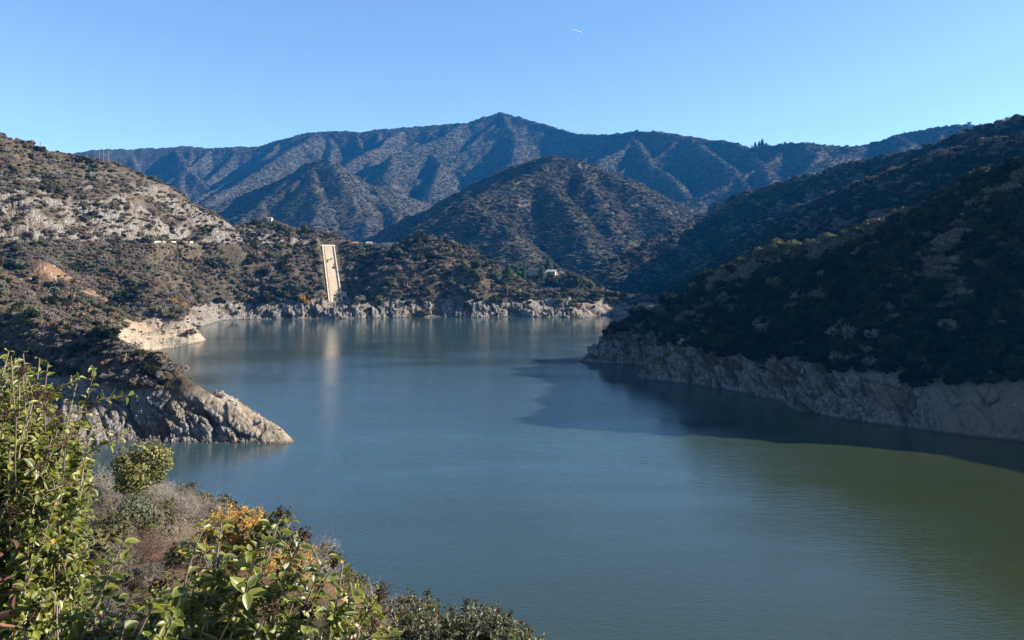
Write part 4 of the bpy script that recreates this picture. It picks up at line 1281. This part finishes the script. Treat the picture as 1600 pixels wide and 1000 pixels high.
HEAD = foliage_mat("dried_flower", [(0, (.022, .013, .009)), (.5, (.06, .036, .025)), (1, (.13, .085, .06))], .1)
STRAW = foliage_mat("straw", [(0, (.20, .13, .075)), (.5, (.36, .26, .16)), (1, (.52, .40, .27))], .2)
TWIGM = foliage_mat("grey_twig", [(0, (.11, .09, .072)), (.5, (.20, .168, .14)), (1, (.36, .32, .28))], .15)
TWIGR = foliage_mat("red_twig", [(0, (.07, .040, .030)), (.5, (.14, .08, .058)), (1, (.22, .14, .11))], .15)
TWIGB = foliage_mat("cream_twig", [(0, (.15, .12, .09)), (.5, (.26, .22, .17)), (1, (.36, .31, .25))], .15)
LITTLE = foliage_mat("small_scrub_leaf", [(0, (.035, .035, .014)), (.4, (.075, .075, .030)), (.75, (.13, .11, .055)), (1, (.18, .13, .08))], .2, trans=.15)
BUCK = foliage_mat("yellow_green_leaf", [(0, (.07, .068, .020)), (.45, (.15, .145, .050)), (1, (.27, .25, .11))], .1, trans=.2)
GREYG = foliage_mat("grey_green_leaf", [(0, (.05, .058, .035)), (.5, (.10, .11, .068)), (1, (.17, .18, .12))], .2, trans=.15)

LT = np.array([0, .16, .40, .66, .87, 1.0]); LW = np.array([.07, .78, 1.0, .80, .40, .03])
def leaves_mesh(name, pos, axis, up, size, tone, mat, parent, r, fold=.5, aspect=.34):
    """folded oval leaves, pointed at the tip: six stations by five across"""
    n = len(pos)
    axis = axis / np.linalg.norm(axis, axis=1, keepdims=True)
    side = np.cross(axis, up); side /= np.linalg.norm(side, axis=1, keepdims=True) + 1e-9
    nrm = np.cross(side, axis)
    fo = fold * r.uniform(.3, 1.5, n); cu = r.uniform(.05, .38, n); wv = r.uniform(-.08, .08, n)
    across = np.array([-1, -.5, 0, .5, 1.0])
    V = np.zeros((n, 6, 5, 3), np.float32)
    for i in range(6):
        for j in range(5):
            w = across[j] * LW[i] * aspect * (.9 if j in (0, 4) else 1)
            lift = np.abs(across[j]) ** 1.3 * LW[i] * aspect * np.sin(fo) * 1.1 - cu * LT[i] ** 2 * .6 + wv * math.sin(LT[i] * 7) * across[j]
            V[:, i, j] = pos + size[:, None] * (axis * (LT[i] * (1 - .15 * cu[:, None])) + side * (w * np.cos(fo * .8))[:, None] + nrm * lift[:, None])
    base = (np.arange(n) * 30)[:, None, None]
    i = np.arange(5)[None, :, None] * 5; j = np.arange(4)[None, None]
    f = np.stack([base + i + j, base + i + j + 1, base + i + j + 6, base + i + j + 5], -1).reshape(-1, 4)
    rim = np.zeros((n, 6, 5), np.float32); rim[:, :, 0] = 1; rim[:, :, 4] = 1; rim[:, 5] = 1
    return mesh_obj(name, V.reshape(-1, 3), f, mat, parent, True, {"tone": np.repeat(tone, 30), "rim": rim.ravel()})

def flower_head(parent, p, d, size, r):
    """dried brown cluster at a twig's end"""
    m = MB(); d = np.asarray(d) / (np.linalg.norm(d) + 1e-9)
    for k in range(9):
        a = d + r.normal(size=3) * .55; a /= np.linalg.norm(a)
        e = p + a * size * r.uniform(.4, 1.0)
        m.tube([p, (p + e) / 2 + r.normal(size=3) * size * .06, e], [.0022, .0016, .001], 3, .4)
        for q in range(9):
            c = p + (e - p) * r.uniform(.35, 1.05) + r.normal(size=3) * size * .11
            s = size * r.uniform(.035, .075)
            rot = np.array(Euler(tuple(r.uniform(0, 6.28, 3))).to_matrix())
            m.box(c, (s, s, s * 1.5), rot, r.uniform(0, 1))
    m.build("flower_head", HEAD, parent, False)

def sumac(label, tips, roots, leaf, seed, side=5, per=9, head=.12, mat=None, side_len=.28, stem_r=.010, group=None, top=.35, lean=(.4, .1)):
    """many stemmed shrub: a curved stem to every tip, side twigs, folded leaves, dried heads on some ends"""
    r = np.random.default_rng(seed)
    tips = np.asarray(tips, float); roots = np.asarray(roots, float)
    foot = roots.mean(0)
    e = empty("laurel_sumac", tuple(foot), label, "shrub", group)
    st = MB(); P_, A_, U_, S_, T_ = [], [], [], [], []
    def twig_leaves(pts, n, t0, scale=1.0):
        pts = np.asarray(pts); seg = np.linspace(t0, 1.0, n)
        idx = seg * (len(pts) - 1); i = np.minimum(idx.astype(int), len(pts) - 2); fr = (idx - i)[:, None]
        pos = pts[i] * (1 - fr) + pts[i + 1] * fr
        tg = pts[i + 1] - pts[i]; tg /= np.linalg.norm(tg, axis=1, keepdims=True) + 1e-9
        ang = np.arange(n) * 2.4 + r.uniform(0, 6.28)
        ref = r.normal(size=3); u = np.cross(tg, ref); u /= np.linalg.norm(u, axis=1, keepdims=True) + 1e-9; w = np.cross(tg, u)
        out = np.cos(ang)[:, None] * u + np.sin(ang)[:, None] * w
        ax = out * .9 + tg * r.uniform(.15, .7, (n, 1)) + r.normal(size=(n, 3)) * .18 + np.array([0, 0, -.12])
        up = tg * .9 + np.array([.35, 0, .65]) + r.normal(size=(n, 3)) * .35
        P_.append(pos + out * .006); A_.append(ax); U_.append(up); S_.append(leaf * scale * r.uniform(.6, 1.2, n) * (1.05 - .35 * seg ** 4))
        T_.append(np.clip(r.beta(1.5, 2.2, n) + (r.uniform(size=n) > .965) * .6, 0, 1))
    for tip, root in zip(tips, roots):
        v = tip - root; L = np.linalg.norm(v)
        mid = root + v * .5 + np.array([lean[0], lean[1], 0]) * -.25 * L * r.uniform(.2, 1) + r.normal(size=3) * .05 * L
        t = np.linspace(0, 1, 12)[:, None]
        pts = root * (1 - t) ** 2 + 2 * mid * t * (1 - t) + tip * t ** 2
        pts[1:-1] += r.normal(size=(10, 3)) * .006
        st.tube(pts - foot, np.linspace(stem_r, .0028, 12), 5, r.uniform(.2, .9))
        twig_leaves(pts, per + 4, .62)
        twig_leaves(pts, 7, .93, .85)
        if r.uniform() < head * 3:
            flower_head(e, tip - foot, pts[-1] - pts[-2], r.uniform(.06, .10) * leaf / .075, r)
        for k in range(side):
            tt = r.uniform(top, .95); i = int(tt * 11)
            b0 = pts[i]; dd = pts[min(i + 1, 11)] - pts[i]; dd = dd / (np.linalg.norm(dd) + 1e-9)
            dv = dd * .6 + r.normal(size=3) * .55 + np.array([.08, -.05, .25]); dv /= np.linalg.norm(dv)
            sl = side_len * r.uniform(.5, 1.15)
            tw = [b0]
            for q in range(5):
                dv = dv + r.normal(size=3) * .13; dv /= np.linalg.norm(dv)
                tw.append(tw[-1] + dv * sl / 5)
            st.tube(np.array(tw) - foot, np.linspace(.0042, .0018, 6), 4, r.uniform(.2, 1))
            twig_leaves(tw, per, .2, .95)
            if r.uniform() < head:
                flower_head(e, tw[-1] - foot, dv, r.uniform(.045, .075) * leaf / .075, r)
    st.build("stems", STEM, e)
    Pn = np.concatenate(P_) - foot
    leaves_mesh("foliage", Pn, np.concatenate(A_), np.concatenate(U_), np.concatenate(S_), np.concatenate(T_), mat or SUMAC, e, r)
    return e

def inside(poly, x, y):
    c = False; j = len(poly) - 1
    for i in range(len(poly)):
        (xi, yi), (xj, yj) = poly[i], poly[j]
        if (yi > y) != (yj > y) and x < (xj - xi) * (y - yi) / (yj - yi) + xi:
            c = not c
        j = i
    return c

# the tall sumac at the left edge
poly = [(-330, 520), (-60, 545), (0, 556), (34, 556), (60, 580), (70, 610), (100, 640), (118, 655), (106, 700), (122, 725), (108, 770), (84, 800), (98, 830), (70, 860), (50, 900), (-330, 960)]
rs = random.Random(3); tips = []
while len(tips) < 290:
    x, y = rs.uniform(-300, 135), rs.uniform(520, 950)
    if x < -60 and rs.random() < .6: continue
    if inside(poly, x, y):
        tips.append(P(x, y, rs.uniform(3.7, 5.0)))
edge = [(-120, 540), (-60, 548), (0, 556), (34, 558), (60, 582), (72, 612), (100, 640), (118, 656), (108, 700), (120, 726), (108, 770)]
for (xa, ya), (xb, yb) in zip(edge[:-1], edge[1:]):
    for q in range(7):
        u_ = rs.random(); tips.append(P(xa + (xb - xa) * u_ - rs.uniform(0, 30), ya + (yb - ya) * u_ + rs.uniform(0, 26), rs.uniform(3.8, 4.8)))
tips += [P(148, 574, 4.1), P(122, 590, 4.15), P(148, 652, 4.2), P(135, 664, 4.3), P(140, 690, 4.4), P(36, 552, 4.2), P(14, 549, 4.4), P(75, 566, 4.1), P(62, 560, 4.5), P(128, 640, 4.0), P(140, 722, 4.3), P(128, 760, 4.2)]
root = np.array((-2.75, 4.5, ground(-2.75, 4.5)))
rr_ = np.random.default_rng(8)
roots = []
for t in tips:
    t = np.array(t); f = root + rr_.normal(size=3) * np.array([.25, .2, .05])
    roots.append(f)
sumac("tall glossy green sumac bush filling the left edge", tips, roots, .060, 21, side=8, per=11, head=.07, side_len=.22, top=.5, lean=(.5, 0))

# sumac stems rising in front
def front(label, heads, d0, d1, leaf, seed, drop=1.5, shift=-.35, **kw):
    r_ = random.Random(seed); tips = []; roots = []
    for h in heads:
        d = h[2] if len(h) > 2 else r_.uniform(d0, d1)
        t = P(h[0], h[1] - 5, d); tips.append(t)
    c = np.mean(np.array(tips), 0)
    for t in tips:
        roots.append((c[0] * .5 + t[0] * .5 + shift + r_.uniform(-.1, .1), c[1] * .4 + t[1] * .6 + r_.uniform(-.1, .1), t[2] - drop * r_.uniform(.75, 1.1) - (0 if t[2] < c[2] else .1)))
    return sumac(label, tips, roots, leaf, seed, **kw)
front("large leaved sumac stems rising before the orange tree", [(318, 828), (346, 822), (437, 812), (424, 826), (472, 846), (410, 850), (365, 862), (388, 870), (345, 880), (452, 866), (318, 872), (400, 905), (355, 918), (322, 930), (430, 925),
      (300, 905), (375, 945), (415, 965), (340, 972), (465, 905), (300, 960), (380, 985), (330, 1000), (440, 985)],
      2.9, 3.5, .076, 31, side=5, per=8, head=.14, side_len=.15, top=.6, lean=(.35, .1))
front("sumac stems leaning right over the water at bottom centre", [(536, 880), (520, 892), (505, 885), (554, 924), (592, 936), (575, 945), (545, 950), (500, 930), (480, 915), (522, 960), (560, 975), (598, 970), (612, 985), (490, 965), (535, 990), (470, 975), (580, 995), (500, 1000)],
      2.9, 3.6, .072, 32, side=5, per=8, head=.12, side_len=.14, top=.6, lean=(.5, .1))
front("low sumac stems with dark heads across the bottom left", [(192, 852), (190, 880), (268, 906), (250, 925), (205, 930), (160, 935), (225, 960), (275, 955), (180, 975), (130, 970), (240, 990), (290, 985), (90, 985), (150, 1000), (200, 1005), (40, 990), (60, 1010)],
      2.6, 3.3, .074, 33, side=5, per=8, head=.13, side_len=.15, top=.6, lean=(.3, .1))
# the darker sumac at the bottom centre
r_ = random.Random(9); heads = [(644, 931), (656, 928), (669, 930), (682, 938), (699, 945), (737, 936), (727, 945), (779, 944), (770, 952), (757, 948), (712, 955), (640, 950), (628, 960), (795, 962), (812, 975), (830, 988), (845, 996)]
for k in range(95):
    x = r_.uniform(612, 850); y = r_.uniform(max(942, 942 + (x - 760) * .5), 1045)
    heads.append((x, y))
tips = [P(x, y, r_.uniform(6.6, 8.2)) for x, y in heads]
foot = np.array(P(715, 1150, 7.6))
roots = [tuple(foot + np.array([r_.uniform(-.35, .35), r_.uniform(-.3, .3), r_.uniform(-.1, .1)])) for _ in tips]
sumac("dense dark small leaved sumac bush at the bottom centre", tips, roots, .062, 35, side=6, per=9, head=.07, mat=SUMAC_D, side_len=.20, top=.6, lean=(0, 0))

# one builder for the dry and the leafy bushes of the near slope
def bush(name, loc, rad, high, label, tw, lf, seed, stems=22, forks=4, n_leaf=900, leaf=.03, rad_t=.012, group=None, dome=False, cat="shrub"):
    e = empty(name, loc, label, cat, group, random.uniform(0, 6.28))
    mb, lm = twigs(seed, stems, 1.0, high / rad, rad_t, forks, 0 if dome else n_leaf, leaf)
    e.scale = (rad, rad, rad)
    mb.build("twigs", tw, e)
    if dome:
        lm = foliage(seed, 34, n_leaf // 34, leaf, 1.25 * high / rad, 1.0, core=False)
    if lm is not None:
        lm.build("foliage", lf, e, False)
    return e
def near(px, py, d0=8, d1=75):
    x, y, z = place(px, py, d0, d1)
    return (x, y, z - .05)
def nbush(name, px, py, wpx, hpx, label, tw, lf, seed, d0=8, d1=75, **kw):
    """a bush of the near slope, as wide and high as wpx by hpx of the photograph at its own distance"""
    x, y, z = place(px, py, d0, d1)
    return bush(name, (x, y, z - .05), wpx / 2 / FOC * y * (1.05 if kw.get('dome') else 1.4), hpx / FOC * y, label, tw, lf, seed, **kw)
nbush("buckbrush", 226, 815, 98, 110, "rounded yellow green bush standing against the water", TWIGM, BUCK, 401, stems=26, n_leaf=5600, leaf=.042, dome=True)
nbush("feathery_shrub", 166, 786, 88, 108, "feathery grey leafless shrub left of the yellow green bush", TWIGB, GREYG, 402, stems=60, n_leaf=500, leaf=.022, rad_t=.006)
nbush("grey_shrub", 212, 832, 70, 46, "low grey green shrub at the foot of the yellow green bush", TWIGM, GREYG, 440, stems=18, n_leaf=1500, leaf=.05, dome=True)
nbush("feathery_shrub", 198, 742, 50, 70, "grey green shrub behind the feathery grey one", TWIGM, GREYG, 403, stems=22, n_leaf=2600, leaf=.045, dome=True)
nbush("red_shrub", 222, 880, 84, 66, "dull red leafless bush below the yellow green bush", TWIGR, F_RUST, 404, stems=52, n_leaf=300, leaf=.02, rad_t=.006)
nbush("red_shrub", 262, 888, 50, 50, "pinkish twiggy bush beside the dull red one", TWIGR, F_RUST, 405, stems=44, n_leaf=200, leaf=.02, rad_t=.006)
nbush("pale_shrub", 288, 846, 52, 46, "cream dry bush at the slope's edge by the water", TWIGB, STRAW, 406, stems=46, n_leaf=500, leaf=.02, rad_t=.006)
nbush("grey_shrub", 296, 888, 46, 44, "small grey green bush left of the orange tree", TWIGM, GREYG, 407, stems=18, n_leaf=1700, leaf=.05, dome=True)
nbush("orange_tree", 362, 878, 112, 71, "bright orange autumn tree standing against the water", TWIGB, F_GOLD, 408, stems=36, n_leaf=6500, leaf=.022, cat="tree")
nbush("orange_tree", 446, 902, 84, 62, "paler orange bush behind the sumac's dark heads", TWIGB, F_GOLD, 409, stems=32, n_leaf=3000, leaf=.022, cat="tree")
k = 410
spots = [(120, 800, 1.3), (165, 840, 1.1), (100, 860, 1.2), (150, 880, 1.0), (195, 905, .95), (120, 930, 1.0), (235, 920, .8), (70, 910, 1.0), (175, 960, .8), (60, 970, .9), (265, 935, .7), (130, 990, .8), (215, 985, .7), (285, 970, .6)]
words = ["below the feathery grey shrub", "left of the dull red bush", "beside the tall sumac's lower right edge", "just above the dark headed sumac stem", "right of the dark headed sumac stem",
         "under the middle of the low sumac", "left of the front sumac's stems", "behind the tall sumac's lowest leaves", "between low and front sumac", "in the bottom left corner",
         "at the foot of the front sumac", "at the bottom edge under the low sumac", "at the bottom edge by the front stems", "behind the front sumac's lowest leaves"]
for (px, py, rd), w_ in zip(spots, words):
    nbush("dry_shrub", px, py, rd * 82, rd * 62, "tangled pale grey dry shrub " + w_, TWIGM, LITTLE, k, 5, 60, stems=30, n_leaf=560, leaf=.028, rad_t=.009, group="dry grey shrubs on the near slope"); k += 1
# loose pale sprays at the right end of the dark sumac
for px, py, w_, sd in ((802, 1010, "tall pale bare twigs rising from the dark sumac's right end", 431), (832, 1020, "short pale sprig at the far right of the dark sumac", 432)):
    f_ = P(px, py + 60, 7.4)
    bush("bare_sprig", f_, .30, .95 if sd == 431 else .75, w_, TWIGM, LITTLE, sd, 5, 3, 60, .05, .012, "bare sprigs beside the dark sumac", False, "twigs")
# straw plumes
for px, py, h_, w_ in ((464, 955, .40, "straw coloured dry plume left of the bottom centre sumac"), (551, 972, .34, "straw coloured dry plume among the leaning sumac stems"), (492, 985, .30, "short dry plume at the bottom edge")):
    t = np.array(P(px, py, 2.9)); e = empty("dry_plume", tuple(t - np.array([0.05, 0, h_ + .5])), w_, "dry weed", "dry plumes among the sumacs")
    r = np.random.default_rng(int(px)); m = MB(); lf = MB()
    H = h_ + .5
    for s in range(3):
        a = np.array([r.normal() * .02, r.normal() * .02, 0]); b_ = np.array([.05 + r.normal() * .04, r.normal() * .04, H * r.uniform(.85, 1.0)])
        m.tube([a, (a + b_) / 2 + r.normal(size=3) * .01, b_], [.003, .0024, .0012], 4, .5)
        n = 130; tt = r.uniform(.45, 1, n)[:, None]
        c = a + (b_ - a) * tt + r.normal(size=(n, 3)) * .012
        leaf_quads(lf, c, r.normal(size=(n, 3)), .0065 * r.uniform(.6, 1.5, n), r, r.uniform(0, 1, n))
    m.build("stalk", STRAW, e); lf.build("seed_head", STRAW, e, False)
# fallen brown leaves on a broken branch at the left bottom
m = MB(); e = empty("dead_branch", P(6, 975, 3.2), "broken brown branch with dead curled leaves in the bottom left corner", "branch")
m.tube([(-.35, 0, -.06), (-.1, .02, .0), (.03, 0, .045)], [.022, .018, .012], 6, .9); m.tube([(-.05, 0, .0), (.06, .03, -.03)], [.010, .005], 5, .9)
m.build("branch_wood", plain("red_bark", (.16, .07, .04), (.30, .15, .09), 8), e)
r = np.random.default_rng(77); n = 9
leaves_mesh("dead_leaves", np.array([.07, -.05, .22]) + r.normal(size=(n, 3)) * np.array([.05, .03, .04]), r.normal(size=(n, 3)) + np.array([0, 0, -.6]), r.normal(size=(n, 3)), .05 * r.uniform(.7, 1.2, n), r.uniform(0, 1, n),
            foliage_mat("dead_leaf", [(0, (.06, .03, .022)), (1, (.17, .09, .065))], .1), e, r, 1.0)

# litter, seedlings and dry grass on the near slope
nearland = (R_ > 4) & (R_ < 190) & (SD > 1) & (WPX > -200) & (WPX < 1300) & ((Z2 + 1.2 - EYE) / R_ > HMb - .01) & (Y > 2) & (zone < 0)
lamn = np.where(nearland, np.where(R_ < 60, 1.6, .5) * (1 - .85 * near_bank) * sstep(-.6, .1, n2 + .2), 0)
cnt = rng.poisson(np.minimum(lamn * area, 30)); gi_, gj_ = np.nonzero(cnt); rp = cnt[gi_, gj_]; gi_ = np.repeat(gi_, rp); gj_ = np.repeat(gj_, rp)
n_ = len(gi_); print("litter", n_)
lp = []
for s in range(2):
    tw, lm = twigs(500 + s, 22, 1.0, .9, .011, 4)
    lp.append(tw.build("litter_twigs", TWIGM, None, False, link=False))
lp.append(foliage(510, 9, 40, .07, .9, core=False).build("litter_green", LITTLE, None, False, link=False))
g = MB(); r = np.random.default_rng(6)
for k in range(60):
    a = r.uniform(0, 6.28); d = np.array([math.cos(a), math.sin(a), 0]) * r.uniform(.1, .9)
    p0 = d * .25; p2 = p0 + d * .6 + np.array([0, 0, r.uniform(.5, 1.2)])
    g.tube([p0, p0 + (p2 - p0) * .5 + np.array([0, 0, .15]), p2], [.016, .012, .003], 3, r.uniform(0, 1))
lp.append(g.build("litter_grass", STRAW, None, False, link=False))
sr = np.clip(np.exp(rng.normal(-.9, .45, n_)), .12, 1.0) * np.where(R_[gi_, gj_] < 15, .6, 1.0)
scatter_object("dry_undergrowth", X2[gi_, gj_] + rng.normal(0, .15, n_), Y2[gi_, gj_] + rng.normal(0, .15, n_), Z2[gi_, gj_] - .02,
               np.stack([rng.normal(0, .15, n_), rng.normal(0, .15, n_), rng.uniform(0, 6.28, n_)], -1), np.stack([sr, sr, sr], -1), rng.choice([0, 1, 2, 3], n_, p=[.32, .32, .36, .0]), lp,
               "dry twigs, grass and seedlings over the near slope", "undergrowth")
